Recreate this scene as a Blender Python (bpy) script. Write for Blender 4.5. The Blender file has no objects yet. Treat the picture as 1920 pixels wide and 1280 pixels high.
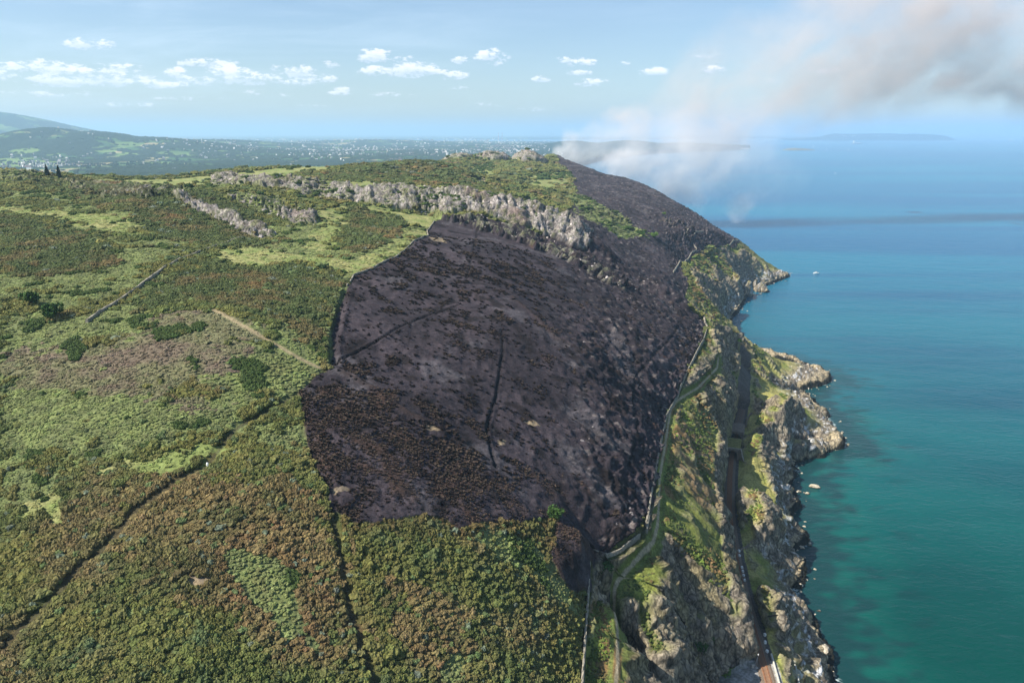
import bpy, math, random
import numpy as np
from mathutils import Vector
from mathutils.geometry import delaunay_2d_cdt
sc = bpy.context.scene
col = sc.collection
random.seed(7); rng = np.random.default_rng(7)

# ------------------------------------------------------------------ camera, world, sun, exposure
FPX = 1371.0; CAMH = 200.0; HOR = 250.0
PITCH = math.atan((640-HOR)/FPX)
cam_d = bpy.data.cameras.new('camera'); cam = bpy.data.objects.new('camera', cam_d); col.objects.link(cam)
cam_d.sensor_width = 36; cam_d.lens = FPX/1920*36; cam_d.clip_start = 1; cam_d.clip_end = 300000
cam.location = (0, 0, CAMH); cam.rotation_euler = (math.pi/2-PITCH, 0, 0)
sc.camera = cam
sc.view_settings.view_transform = 'Standard'; sc.view_settings.look = 'None'
sc.view_settings.gamma = 1; sc.view_settings.use_curve_mapping = False
EXPO = 0.80
sc.view_settings.exposure = EXPO
sc.cycles.use_denoising = True
sc.cycles.max_bounces = 5; sc.cycles.diffuse_bounces = 2; sc.cycles.glossy_bounces = 2
sc.cycles.transmission_bounces = 2; sc.cycles.volume_bounces = 2; sc.cycles.transparent_max_bounces = 8
sc.cycles.volume_step_rate = 2.0; sc.cycles.volume_max_steps = 64

SUN = Vector((-0.665, -0.20, 0.72)).normalized()
sd = bpy.data.lights.new('sun', 'SUN'); so = bpy.data.objects.new('sun', sd); col.objects.link(so)
sd.energy = 5.0; sd.angle = math.radians(0.5); sd.color = (1, .95, .87)
so.rotation_euler = (-SUN).to_track_quat('-Z', 'Y').to_euler(); so.location = (-300, 0, 600)

class NT:
    """small helper for node trees"""
    def __init__(s, t): s.t = t
    def n(s, kind, **kw):
        nd = s.t.nodes.new(kind)
        for k, v in kw.items():
            if k.startswith('i_'):
                key = k[2:]; key = int(key) if key.isdigit() else key
                s.put(nd.inputs[key], v)
            else: setattr(nd, k, v)
        return nd
    def put(s, sock, v):
        if isinstance(v, bpy.types.NodeSocket): s.t.links.new(v, sock)
        elif isinstance(v, bpy.types.Node): s.t.links.new(v.outputs[0], sock)
        else: sock.default_value = v
    def m(s, op, a, b=None, c=None, clamp=False):
        nd = s.t.nodes.new('ShaderNodeMath'); nd.operation = op; nd.use_clamp = clamp
        s.put(nd.inputs[0], a)
        if b is not None: s.put(nd.inputs[1], b)
        if c is not None: s.put(nd.inputs[2], c)
        return nd.outputs[0]
    def vm(s, op, a, b=None, out=0):
        nd = s.t.nodes.new('ShaderNodeVectorMath'); nd.operation = op
        s.put(nd.inputs[0], a)
        if b is not None: s.put(nd.inputs[1], b)
        return nd.outputs[out]
    def mix(s, f, a, b, mode='MIX'):
        nd = s.t.nodes.new('ShaderNodeMix'); nd.data_type = 'RGBA'; nd.blend_type = mode
        s.put(nd.inputs[0], f); s.put(nd.inputs[6], a); s.put(nd.inputs[7], b)
        return nd.outputs[2]
    def sm(s, v, lo, hi, a=0.0, b=1.0):
        nd = s.t.nodes.new('ShaderNodeMapRange'); nd.interpolation_type = 'SMOOTHSTEP'
        s.put(nd.inputs[0], v); s.put(nd.inputs[1], lo); s.put(nd.inputs[2], hi); s.put(nd.inputs[3], a); s.put(nd.inputs[4], b)
        return nd.outputs[0]
    def noise(s, scale, detail=4, rough=.55, vec=None, dist=0):
        nd = s.t.nodes.new('ShaderNodeTexNoise'); nd.inputs['Scale'].default_value = scale
        nd.inputs['Detail'].default_value = detail; nd.inputs['Roughness'].default_value = rough
        nd.inputs['Distortion'].default_value = dist
        if vec is not None: s.put(nd.inputs['Vector'], vec)
        return nd.outputs[0]

def rgb(r, g, b):
    f = lambda c: (c/255/12.92) if c/255 <= .04045 else ((c/255+.055)/1.055)**2.4
    return (f(r), f(g), f(b), 1)

# world: physical sky with thin cirrus and a belt of small cumulus
w = bpy.data.worlds.new('World'); sc.world = w; w.use_nodes = True
N = NT(w.node_tree); w.node_tree.nodes.clear()
sky = N.n('ShaderNodeTexSky'); sky.sky_type = 'NISHITA'; sky.sun_disc = False
sky.sun_elevation = math.asin(SUN.z); sky.sun_rotation = math.atan2(SUN.x, SUN.y)
sky.altitude = 200; sky.air_density = 1.0; sky.dust_density = .9; sky.ozone_density = 3.0
tc = N.n('ShaderNodeTexCoord'); dirv = tc.outputs['Generated']
sx = N.n('ShaderNodeSeparateXYZ', i_0=dirv)
az = N.m('ARCTAN2', sx.outputs[0], sx.outputs[1])          # radians, 0 = +Y, + = right
el = N.m('ARCSINE', sx.outputs[2])
def pix2ae(px, py):
    a = px-960; b = py-640
    X = a; Y = FPX*math.cos(PITCH)-b*math.sin(PITCH); Z = -(FPX*math.sin(PITCH)+b*math.cos(PITCH))
    return math.atan2(X, Y), math.atan2(Z, math.hypot(X, Y))
comb = N.n('ShaderNodeCombineXYZ', i_0=az, i_1=N.m('MULTIPLY', el, 2.2), i_2=0.0)
warp = N.noise(38, 5, .65, comb.outputs[0])
warpb = N.noise(130, 4, .65, comb.outputs[0])
CL = [  # px, py, half width px, half height px, strength: cumulus as seen in azimuth / elevation
 (165,82,52,14,1),(40,125,60,12,.7),(120,132,90,16,.8),(215,128,60,14,.7),(30,140,70,12,.6),(130,152,120,14,.85),(240,150,70,14,.8),(350,118,28,9,.6),(400,118,60,10,.6),
 (330,138,26,14,.9),(375,150,50,12,.75),(430,138,48,18,1),(490,146,50,12,.8),(560,135,36,16,1),(600,148,34,10,.9),(700,103,32,14,1),(750,112,36,10,.6),
 (705,135,40,12,.9),(775,130,50,18,1),(850,142,34,10,.8),(862,112,18,9,.9),(920,108,38,17,.8),(1015,148,20,8,.9),(1085,117,26,11,.45),(1090,136,28,8,.7),
 (1105,155,42,8,.75),(1225,135,32,10,.95),(1335,131,26,9,.9),(1450,152,22,7,.8),(1550,131,36,7,.8),(660,168,40,7,.5),(740,178,60,6,.4),(360,185,80,6,.35),(620,120,24,8,.4),
 (790,78,14,5,.35),(920,196,40,6,.35),(1340,104,60,6,.3),(60,60,30,6,.15),(500,175,60,8,.35),(100,176,120,8,.35),(450,152,70,9,.8),(300,160,80,8,.7),(180,140,60,12,.8),(90,118,50,10,.7),(560,155,60,8,.7),(640,175,30,5,.6),(520,128,22,7,.6),(740,97,20,7,.5),(930,100,30,12,.8),(1060,112,20,7,.6),(820,135,26,10,.8),(690,112,24,8,.7),(1000,205,50,5,.4),(860,165,24,5,.5),(560,200,90,5,.35),(250,196,120,6,.35),(1100,118,26,9,.6),(1170,118,14,5,.4)]
acc = None; shade = None
for (px, py, hw, hh, st) in CL:
    a0, e0 = pix2ae(px, py); a1, _ = pix2ae(px+hw, py); _, e1 = pix2ae(px, py-hh)
    dx = N.m('MULTIPLY', N.m('SUBTRACT', az, a0), 1/(a1-a0)); dy = N.m('MULTIPLY', N.m('SUBTRACT', el, e0), 1/(e1-e0))
    d2 = N.m('ADD', N.m('MULTIPLY', dx, dx), N.m('MULTIPLY', dy, dy))
    f = N.m('MULTIPLY', N.m('SUBTRACT', 1.25, d2, clamp=False), st)
    f = N.m('MAXIMUM', f, 0.0)
    s_ = N.m('MULTIPLY', f, dy)
    acc = f if acc is None else N.m('MAXIMUM', acc, f)
    shade = s_ if shade is None else N.m('ADD', shade, s_)
nz = N.m('ADD', N.m('MULTIPLY', N.m('SUBTRACT', warp, .5), 5.5), N.m('MULTIPLY', N.m('SUBTRACT', warpb, .5), 3.0))
dens = N.m('MULTIPLY', N.m('ADD', acc, N.m('SUBTRACT', nz, .25)), N.m('MINIMUM', N.m('MULTIPLY', acc, 2.0), 1.0))
cmask = N.sm(dens, .0, .95)
cshade = N.sm(N.m('ADD', shade, N.m('MULTIPLY', nz, .2)), -.5, .5)
cir_v = N.n('ShaderNodeCombineXYZ', i_0=N.m('ADD', az, N.m('MULTIPLY', el, -1.2)), i_1=N.m('MULTIPLY', el, 7.0), i_2=3.3)
cir = N.noise(3.2, 6, .62, cir_v.outputs[0], .6)
cirm = N.m('MULTIPLY', N.sm(cir, .42, .78), N.sm(az, .35, -.65, .08, .38))
skyc = N.mix(cirm, sky.outputs[0], (6.2, 7.4, 8.6, 1))
ccol = N.mix(cshade, (6.0, 6.6, 7.8, 1), (9.8, 9.3, 9.7, 1))
skyc = N.mix(N.m('MULTIPLY', cmask, .68), skyc, ccol)
bg = N.n('ShaderNodeBackground', i_0=skyc, i_1=0.087)
wo = N.n('ShaderNodeOutputWorld', i_0=bg)
# ------------------------------------------------------------------ helpers
def W(px, py, z=None, Y=None):
    """photo pixel at a chosen height or distance -> world point (used to survey the terrain)"""
    a = px-960; b = py-640
    dx = a; dy = FPX*math.cos(PITCH)-b*math.sin(PITCH); dz = -(FPX*math.sin(PITCH)+b*math.cos(PITCH))
    s = (z-CAMH)/dz if z is not None else Y/dy
    return (dx*s, dy*s, CAMH+dz*s)
def tag(o, label=None, cat=None, group=None, kind=None):
    if label: o['label'] = label
    if cat: o['category'] = cat
    if group: o['group'] = group
    if kind: o['kind'] = kind
    return o
def empty(name, loc=(0,0,0), rz=0):
    o = bpy.data.objects.new(name, None); col.objects.link(o); o.location = loc; o.rotation_euler = (0,0,rz); return o
def mesh_np(name, v, f, mat, parent=None, smooth=True, attrs=None):
    """v (n,3), f (m,k) with k 3 or 4"""
    v = np.asarray(v, np.float32); f = np.asarray(f, np.int32); k = f.shape[1]
    me = bpy.data.meshes.new(name); me.vertices.add(len(v)); me.vertices.foreach_set('co', v.ravel())
    me.loops.add(f.size); me.loops.foreach_set('vertex_index', f.ravel())
    me.polygons.add(len(f)); me.polygons.foreach_set('loop_start', np.arange(0, f.size, k, dtype=np.int32))
    me.polygons.foreach_set('loop_total', np.full(len(f), k, np.int32))
    me.polygons.foreach_set('use_smooth', np.full(len(f), smooth))
    me.update(calc_edges=True)
    for nm, (ty, arr) in (attrs or {}).items():
        a = me.attributes.new(nm, ty, 'POINT')
        a.data.foreach_set('color' if ty == 'FLOAT_COLOR' else ('vector' if ty == 'FLOAT_VECTOR' else 'value'), np.asarray(arr, np.float32).ravel())
    if mat: me.materials.append(mat)
    o = bpy.data.objects.new(name, me); col.objects.link(o)
    if parent: o.parent = parent
    return o
class MB:
    """collects boxes / prisms / tubes into one mesh"""
    def __init__(s): s.v = []; s.f = []
    def poly(s, pts, faces):
        b = len(s.v); s.v += [tuple(p) for p in pts]; s.f += [tuple(i+b for i in f) for f in faces]
    def box(s, c, d, rz=0, taper=1.0):
        cx, cy, cz = c; x, y, z = d[0]/2, d[1]/2, d[2]/2; cs, sn = math.cos(rz), math.sin(rz)
        pts = []
        for zz in (-z, z):
            t = taper if zz > 0 else 1
            for (a, b) in ((-x,-y),(x,-y),(x,y),(-x,y)):
                a *= t; b *= t
                pts.append((cx+a*cs-b*sn, cy+a*sn+b*cs, cz+zz))
        s.poly(pts, [(3,2,1,0),(4,5,6,7),(0,1,5,4),(1,2,6,5),(2,3,7,6),(3,0,4,7)])
    def tube(s, path, rad, n=8, cap=True):
        path = [Vector(p) for p in path]; rad = rad if hasattr(rad, '__len__') else [rad]*len(path)
        b = len(s.v); up = Vector((0,0,1))
        for i, p in enumerate(path):
            d = (path[min(i+1, len(path)-1)]-path[max(i-1, 0)]).normalized()
            a = d.cross(up); a = a.normalized() if a.length > .05 else Vector((1,0,0)); c = d.cross(a)
            for k in range(n):
                t = 2*math.pi*k/n; s.v.append(tuple(p+a*math.cos(t)*rad[i]+c*math.sin(t)*rad[i]))
        for i in range(len(path)-1):
            for k in range(n):
                k2 = (k+1) % n; s.f.append((b+i*n+k, b+i*n+k2, b+(i+1)*n+k2, b+(i+1)*n+k))
        if cap:
            s.f.append(tuple(b+k for k in range(n))[::-1]); s.f.append(tuple(b+(len(path)-1)*n+k for k in range(n)))
    def build(s, name, mat, parent=None, smooth=False):
        me = bpy.data.meshes.new(name); me.from_pydata(s.v, [], s.f); me.materials.append(mat)
        if smooth: me.polygons.foreach_set('use_smooth', [True]*len(me.polygons))
        me.update(); o = bpy.data.objects.new(name, me); col.objects.link(o)
        if parent: o.parent = parent
        return o
_pt = np.random.default_rng(11).permutation(4096).astype(np.int64)
_pt = np.concatenate([_pt, _pt]); _g = np.random.default_rng(12).uniform(-1, 1, (4096, 3)).astype(np.float32)
_g /= np.linalg.norm(_g, axis=1)[:, None]
def noise(P, scale, seed=0):
    """gradient noise about -.7...7; P is (n,2) or (n,3) in metres, scale the feature size in metres"""
    P = P/scale + seed*17.31; D = P.shape[1]
    I = np.floor(P).astype(np.int64); F = (P-I).astype(np.float32); U = F*F*F*(F*(F*6-15)+10)
    out = np.zeros(len(P), np.float32)
    for c in range(1 << D):
        off = [(c >> k) & 1 for k in range(D)]
        h = _pt[(I[:, 0]+off[0]) & 4095]; h = _pt[(h+I[:, 1]+off[1]) & 4095]
        if D == 3: h = _pt[(h+I[:, 2]+off[2]) & 4095]
        g = _g[h]; wgt = np.ones(len(P), np.float32); dot = np.zeros(len(P), np.float32)
        for k in range(D):
            wgt *= U[:, k] if off[k] else 1-U[:, k]
            dot += g[:, k]*(F[:, k]-off[k])
        out += wgt*dot
    return out*1.5
def fbm(P, scale, oct=4, seed=0, gain=.5):
    r = 0; a = 1
    for o in range(oct): r = r + a*noise(P, scale/2**o, seed+o*3); a *= gain
    return r
def ridged(P, scale, oct=4, seed=0, gain=.5):
    r = 0; a = 1
    for o in range(oct): r = r + a*(1-2*np.abs(noise(P, scale/2**o, seed+o*3))); a *= gain
    return r
def sstep(x, a, b):
    t = np.clip((x-a)/(b-a), 0, 1); return t*t*(3-2*t)
def inpoly(P, poly):
    poly = np.asarray(poly)[:, :2]; res = np.zeros(len(P), bool)
    x0, y0 = poly.min(0); x1, y1 = poly.max(0)
    idx = np.where((P[:, 0] >= x0) & (P[:, 0] <= x1) & (P[:, 1] >= y0) & (P[:, 1] <= y1))[0]
    x = P[idx, 0]; y = P[idx, 1]; r = np.zeros(len(idx), bool)
    for i in range(len(poly)):
        (ax, ay), (bx, by) = poly[i-1], poly[i]
        if ay == by: continue
        c = ((ay > y) != (by > y)) & (x < (bx-ax)*(y-ay)/(by-ay)+ax); r ^= c
    res[idx] = r; return res
def linedist(P, line, maxd):
    """distance to a polyline, and signed side, clipped at maxd"""
    line = np.asarray(line)[:, :2]; D = np.full(len(P), maxd, np.float32)
    for i in range(len(line)-1):
        a, b = line[i], line[i+1]
        lo = np.minimum(a, b)-maxd; hi = np.maximum(a, b)+maxd
        idx = np.where((P[:, 0] > lo[0]) & (P[:, 0] < hi[0]) & (P[:, 1] > lo[1]) & (P[:, 1] < hi[1]))[0]
        if not len(idx): continue
        d = b-a; q = P[idx, :2]-a; t = np.clip((q@d)/max(d@d, 1e-9), 0, 1)
        D[idx] = np.minimum(D[idx], np.linalg.norm(q-t[:, None]*d, axis=1))
    return D
def dens(line, step):
    out = []
    for i in range(len(line)-1):
        a, b = np.array(line[i]), np.array(line[i+1]); n = max(1, int(np.linalg.norm((b-a)[:2])/step))
        for k in range(n): out.append(a+(b-a)*k/n)
    out.append(np.array(line[-1])); return np.array(out)
# ------------------------------------------------------------------ survey of the headland (pixel, height or distance)
LZ = lambda pts: [W(x, y, z=z) for (x, y, z) in pts]
LY = lambda pts: [W(x, y, Y=d) for (x, y, d) in pts]
RAILZ = 22.0
RAIL = LZ([(1480,1420,22),(1455,1330,22),(1441,1280,22),(1429,1235,22),(1418,1200,22),(1404,1150,22),(1389,1100,22),(1379,1050,22),(1371,1000,22),(1367,950,22),(1368,900,22),(1371,862,22),(1381,815,22),(1390,770,22),(1394,730,22),(1394,695,22)])
COAST = LZ([(x,y,0) for x,y in [(1600,1400),(1570,1300),(1545,1262),(1540,1225),(1525,1190),(1512,1160),(1487,1135),(1483,1110),(1493,1085),(1500,1062),(1482,1045),(1477,1030),(1498,1020),(1503,1000),(1482,985),
  (1470,968),(1488,948),(1478,922),(1470,905),(1480,895),(1489,877),(1478,862),(1482,850),(1500,842),(1525,838),(1550,836),(1570,838),(1577,828),(1559,805),(1548,782),(1521,755),(1507,739),(1489,732),
  (1500,729),(1512,726),(1530,722),(1546,718),(1549,711)]])
COAST += [(268,590,0),(270,612,0),(256,640,0),(242,660,0),(232,690,0),(226,720,0),(232,760,0)]
COAST += LZ([(x,y,0) for x,y in [(1367,597),(1377,587),(1387,573),(1393,560),(1407,543),(1427,537),(1442,533),(1453,527),(1468,522),(1477,517),(1463,507)]])
COAST += [(398,1100,0),(370,1150,0),(345,1250,0),(320,1400,0),(290,1600,0),(240,1900,0),(190,2300,0),(160,2700,0)]
PATHL = LZ([(1153,1330,66),(1155,1280,66),(1158,1240,66),(1158,1180,65),(1153,1140,64),(1152,1105,64),(1160,1090,64.5),(1185,1065,65),(1210,1035,65.5),(1225,1015,66),(1233,985,66.5),(1235,950,67),(1236,900,67.5),
  (1245,850,68),(1252,800,68),(1258,770,68),(1270,752,67),(1285,742,66),(1310,725,64),(1330,705,62),(1345,688,61),(1347,670,61)])
PATH2 = LZ([(1347,670,61),(1340,645,66),(1328,614,70)]) 
WALL = LZ([(1088,1330,70),(1092,1280,70),(1097,1200,70),(1103,1120,69.5),(1106,1060,69.5),(1135,1045,72),(1165,1020,74),(1200,990,74),(1212,972,73),(1217,950,72.5),(1225,900,72.5),(1240,820,73),(1250,770,73),(1275,720,73.5),(1300,670,74),(1320,632,73),(1326,614,71)])
CT = LZ([(1364,740,50),(1362,790,47),(1352,840,46),(1348,870,46),(1347,900,45),(1348,940,45),(1350,1000,45),(1359,1050,45),(1372,1100,44),(1386,1150,40),(1404,1205,32)])
CE = LZ([(1172,1112,63),(1195,1135,61),(1222,1178,58),(1232,1215,56),(1256,1245,50),(1278,1285,40),(1300,1340,32)])
def off(line, dx, dy, dz=None, z=None): return [(p[0]+dx, p[1]+dy, p[2]+dz if z is None else z) for p in line]
def soff(line, d, z=None, dz=0):
    """shift a line sideways by d metres (to its right)"""
    L = np.array(line); T = np.gradient(L[:, :2], axis=0); T /= np.linalg.norm(T, axis=1)[:, None]
    R = np.stack([T[:, 1], -T[:, 0]], 1); o = L.copy(); o[:, :2] += R*d
    if z is not None: o[:, 2] = z
    else: o[:, 2] += dz
    return [tuple(p) for p in o]
lines = []
lines.append((COAST, 5)); lines.append((soff(COAST, 7, z=-3), 8)); lines.append((soff(COAST, 25, z=-9), 12)); lines.append((soff(COAST, -3.0, z=1.8), 6))
lines += [(RAIL[:13], 3), (soff(RAIL[:14], -3.4, z=22), 3), (soff(RAIL[:14], 3.8, z=22), 3)]
lines += [(soff(RAIL[5:14], -4.6, z=24), 3)]
lines += [(PATHL, 4), (soff(PATHL, 1.3), 4), (soff(PATHL[6:], -1.3), 4), (WALL, 4), (CT, 3), (CE, 4), (soff(CE, 7, dz=-17), 5), (PATH2, 4)]
lines.append((soff(WALL[9:], -8, dz=6.0), 5))
# yard beside the line and foot of the bowl
lines.append((LZ([(1310,1300,23),(1335,1262,23),(1372,1247,22.5),(1408,1238,22.3)]), 3))
lines.append((LZ([(1350,1290,22.3),(1372,1262,22.3),(1410,1252,22.2)]), 4))
lines.append((LZ([(1235,1090,61),(1275,1105,56),(1315,1130,50),(1355,1165,43),(1385,1200,32),(1400,1222,25)]), 4))
lines.append((LZ([(1240,1160,40),(1275,1195,35),(1320,1220,31),(1370,1232,27)]), 4))
# seaward ridges
lines.append((LZ([(1424,1086,30),(1432,1110,31),(1438,1150,30),(1443,1190,28),(1448,1215,25),(1458,1250,21.5),(1475,1290,20.5),(1500,1340,20)]), 3))
lines.append((LZ([(1445,1100,22),(1462,1150,17),(1475,1190,13),(1488,1225,11),(1505,1262,9),(1520,1300,8)]), 4))
lines.append((LZ([(1400,1040,20),(1412,1065,18),(1420,1078,17)]), 3))
lines.append((LZ([(1430,1050,12),(1448,1075,9),(1462,1100,5),(1480,1150,7),(1505,1195,5),(1520,1235,5)]), 4))
lines.append((LZ([(1403,912,34),(1416,912,35),(1427,928,34),(1432,950,32),(1430,972,29),(1440,1000,22),(1455,1030,14)]), 3))
lines.append((LZ([(1388,935,30),(1388,955,29),(1396,975,27),(1403,988,24),(1414,1003,22.5)]), 3))
lines.append((LZ([(1450,925,18),(1458,955,13),(1465,985,8),(1470,1010,5)]), 4))
lines.append((LZ([(1402,868,23),(1398,890,22),(1395,905,22)]), 3))
lines.append((LZ([(1416,810,31),(1428,818,31),(1414,832,30),(1404,850,27),(1410,868,27),(1424,880,24),(1436,888,20)]), 3))
lines.append((LZ([(1445,830,16),(1455,850,12),(1462,872,8),(1470,890,4)]), 3))
lines.append((LZ([(1422,800,14),(1436,812,8),(1452,832,3),(1464,848,1)]), 4))
lines.append((LZ([(1410,775,22),(1422,783,24),(1436,786,30),(1450,772,34),(1462,748,36),(1470,738,34),(1486,750,26),(1500,762,20),(1515,775,15)]), 4))
lines.append((LZ([(1446,794,26),(1470,804,22),(1500,816,15),(1530,822,9),(1556,830,4)]), 4))
lines.append((LZ([(1450,822,8),(1480,836,4),(1520,832,4)]), 5))
lines.append((LZ([(1408,705,22.5),(1418,722,22.5),(1427,740,22.5),(1430,752,23)]), 4))
lines.append((LZ([(1438,720,17),(1458,728,10),(1478,735,4)]), 5))
lines.append((LZ([(1455,742,14),(1480,752,9),(1505,760,6),(1530,785,4)]), 5))
# the spur over the far tunnel
SPUR = LY([(1328,606,515),(1345,604,528),(1362,612,542),(1379,621,556),(1400,640,568),(1422,652,578),(1444,663,588),(1467,675,594),(1494,684,598),(1520,698,592)])
lines.append((SPUR, 5)); lines.append((off(SPUR, 6, 28, -22), 8)); lines.append(([(p[0]+10, p[1]+62, max(1.5, p[2]*.15)) for p in SPUR[:6]], 8))
lines.append((LZ([(1379,676,31),(1394,672,34),(1410,682,30),(1428,700,22)]), 4))
lines.append((LZ([(1385,662,38),(1400,664,38),(1420,678,32),(1440,700,22),(1460,716,14),(1480,722,8)]), 5))
lines.append((LZ([(1358,640,52),(1368,655,42),(1374,672,34)]), 4))
lines.append((LZ([(1360,690,46),(1364,715,47)]), 4))
# rocky crest, top and foot
CRT = LY([(395,338,560),(430,328,562),(470,332,560),(530,340,552),(580,345,548),(610,353,545),(650,352,542),(700,350,545),(750,355,545),(800,362,543),(840,357,545),(870,355,547),(910,362,545),(960,375,543),
  (1000,390,542),(1050,405,540),(1080,420,537),(1110,440,534),(1135,463,531),(1160,490,528),(1200,520,524),(1250,534,520),(1295,560,516)])
CRF = LY([(395,346,535),(430,350,535),(470,352,532),(530,362,528),(580,373,524),(610,378,522),(650,382,519),(700,388,518),(750,397,517),(800,404,518),(840,405,520),(870,406,521),(910,411,520),(960,424,518),
  (1000,440,516),(1040,458,513),(1070,470,512),(1100,484,511),(1130,500,510),(1165,522,508),(1200,545,506),(1250,562,504),(1290,590,503)])
lines.append((CRT, 6)); lines.append((CRF, 6)); lines.append((off(CRT, 4, 22, -3), 9)); lines.append((off(CRT[14:], 14, 45, -22), 10)); lines.append((off(CRT[17:], 24, 80, -40), 10))
# smaller outcrops on the left
O1T = LY([(330,356,452),(365,372,442),(400,385,430),(440,402,412),(480,425,398),(512,440,392)])
O1F = LY([(330,370,440),(365,392,428),(400,410,414),(440,430,398),(480,450,385),(512,458,380)])
O2T = LY([(430,366,468),(480,378,462),(530,395,455),(565,395,452),(592,403,450)])
O2F = LY([(430,380,458),(480,396,448),(530,418,440),(565,428,436),(592,424,438)])
lines += [(O1T, 5), (O1F, 5), (O2T, 5), (O2F, 5)]
PTS = LY([  # px, py, distance
 (-60,322,620),(0,318,620),(60,327,640),(100,340,620),(130,338,650),(160,337,660),(200,345,640),(330,331,740),(450,316,850),(540,313,860),(640,312,860),(740,308,860),(800,300,900),(825,306,905),(850,319,880),(900,342,840),(950,362,800),
 (700,330,730),(600,335,700),(500,332,700),(850,340,700),(780,340,690),(300,350,640),
 (0,345,560),(0,400,400),(0,450,330),(0,500,280),(100,500,282),(200,500,288),(100,400,400),(200,400,405),(300,400,415),(100,360,500),(200,370,500),(300,360,520),(360,360,520),
 (200,440,345),(300,460,330),(400,470,330),(60,570,240),
 (0,560,245),(0,640,214),(150,640,214),(300,640,215),(450,640,216),(500,560,262),(350,560,262),(200,560,245),(560,500,325),(620,500,330),(540,440,380),(620,420,450),(640,380,495),(700,430,430),(780,430,430),(720,480,360),
 (640,600,260),(700,560,296),(620,690,226),(560,735,206),
 (0,720,193),(0,800,180),(150,800,176),(300,800,174),(450,800,174),(600,800,187),(300,720,193),(-300,800,170),(-300,600,220),(-300,400,380),(-300,330,560),
 (0,960,147),(200,960,146),(400,960,148),(620,940,155),(0,1120,124),(200,1120,126),(400,1120,130),(600,1120,136),(0,1280,104),(200,1280,108),(400,1280,113),(600,1280,120),(800,1280,128),(960,1280,140),
 (800,1120,148),(960,1120,154),(800,980,166),(960,980,176),(1060,1120,171),(1040,1200,157),(1030,1280,149),(1100,980,192),(1020,1060,175),
 (780,800,206),(940,800,230),(780,680,246),(940,700,264),(1060,800,254),(1150,820,252),(1150,900,222),(1180,760,288),
 (780,600,292),(940,600,300),(1060,640,310),(1100,700,292),(1200,700,338),(1200,620,395),(1240,640,410),(1250,590,440),
 (840,520,358),(940,520,360),(940,460,425),(860,450,455),(1040,520,420),(1100,580,392),(1150,600,385),(1180,560,455),(800,450,420),(1060,480,485),
 (1090,412,720),(1060,385,800),(1100,370,950),(1150,400,850),(1200,440,800),(1180,482,690),(1230,510,650),(1250,500,680),(1230,380,1100),(1150,345,1250),(1050,340,1150),(1000,325,1200),(1020,310,1350),(940,350,1000),(900,332,1050),(870,325,1150),
 (860,297,1480),(925,305,1470),(990,305,1450),(960,300,1480),(1035,291,1600),(1100,312,1500),(1150,330,1400),(1183,335,1360),(1217,347,1300),(1260,373,1230),(1300,397,1180),(1333,420,1140),(1387,453,1080),(1413,477,1050),(1447,497,1062),
 (1250,440,860),(1300,450,920),(1310,475,880),(1350,440,1010),(1290,430,900),(1325,430,960),
 (1260,515,700),(1290,500,760),(1305,480,860),(1390,460,1020),(1345,465,940),(1320,480,880),
 ])
PTS += LZ([(1300,520,62),(1310,545,44),(1335,505,45),(1350,530,40),(1380,480,42),(1372,505,33),(1385,512,35),(1405,508,32),(1408,525,20),(1430,520,18),(1355,545,30),(1380,535,20),(1330,562,33),(1345,560,28),(1352,575,17),(1318,552,52),(1330,538,30),(1420,500,30),(1445,512,12)])
PTS += [(-37,1620,120),(30,1620,120),(120,1750,110),(190,1600,90),(250,1400,60),(300,1270,60),(-400,1500,70),(-700,1300,60),(-900,1000,70),(-500,1000,120),(-200,1100,135),(-1200,700,100),(-200,1900,60),(100,2200,40),(-1500,2000,30),(-800,2500,25),(0,2700,25),
        (-300,80,130),(-160,60,118),(-60,60,100),(0,60,78),(30,80,66),(70,80,28),(-600,250,150),(-600,450,160),(-160,100,122),(100,60,22),(160,60,-5),(-1500,60,110),(330,1350,20)]
ALLP = list(PTS)
for L, st in lines: ALLP += [tuple(p) for p in dens(L, st)]
ALLP += [(1200,60,-12),(1200,2800,-12),(-1600,2800,20),(700,60,-12),(700,500,-12),(700,1000,-12),(700,1500,-12),(600,2200,-12)]
A = np.array(ALLP)
_, keep = np.unique(np.round(A[:, :2]/1.2).astype(int), axis=0, return_index=True); A = A[keep]
res = delaunay_2d_cdt([Vector(p[:2]) for p in A], [], [], 0, 1e-4)
tv = np.array([tuple(p) for p in res[0]]); tz = np.array([A[o[0], 2] if o else 0 for o in res[3]]); tf = np.array([f for f in res[2]])
GX0, GY0, GS = -760.0, 60.0, 1.5; GW, GH = 820, 1740     # raster of the height: x -760..470, y 60..2670
H = np.full((GH, GW), -12.0)
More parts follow.
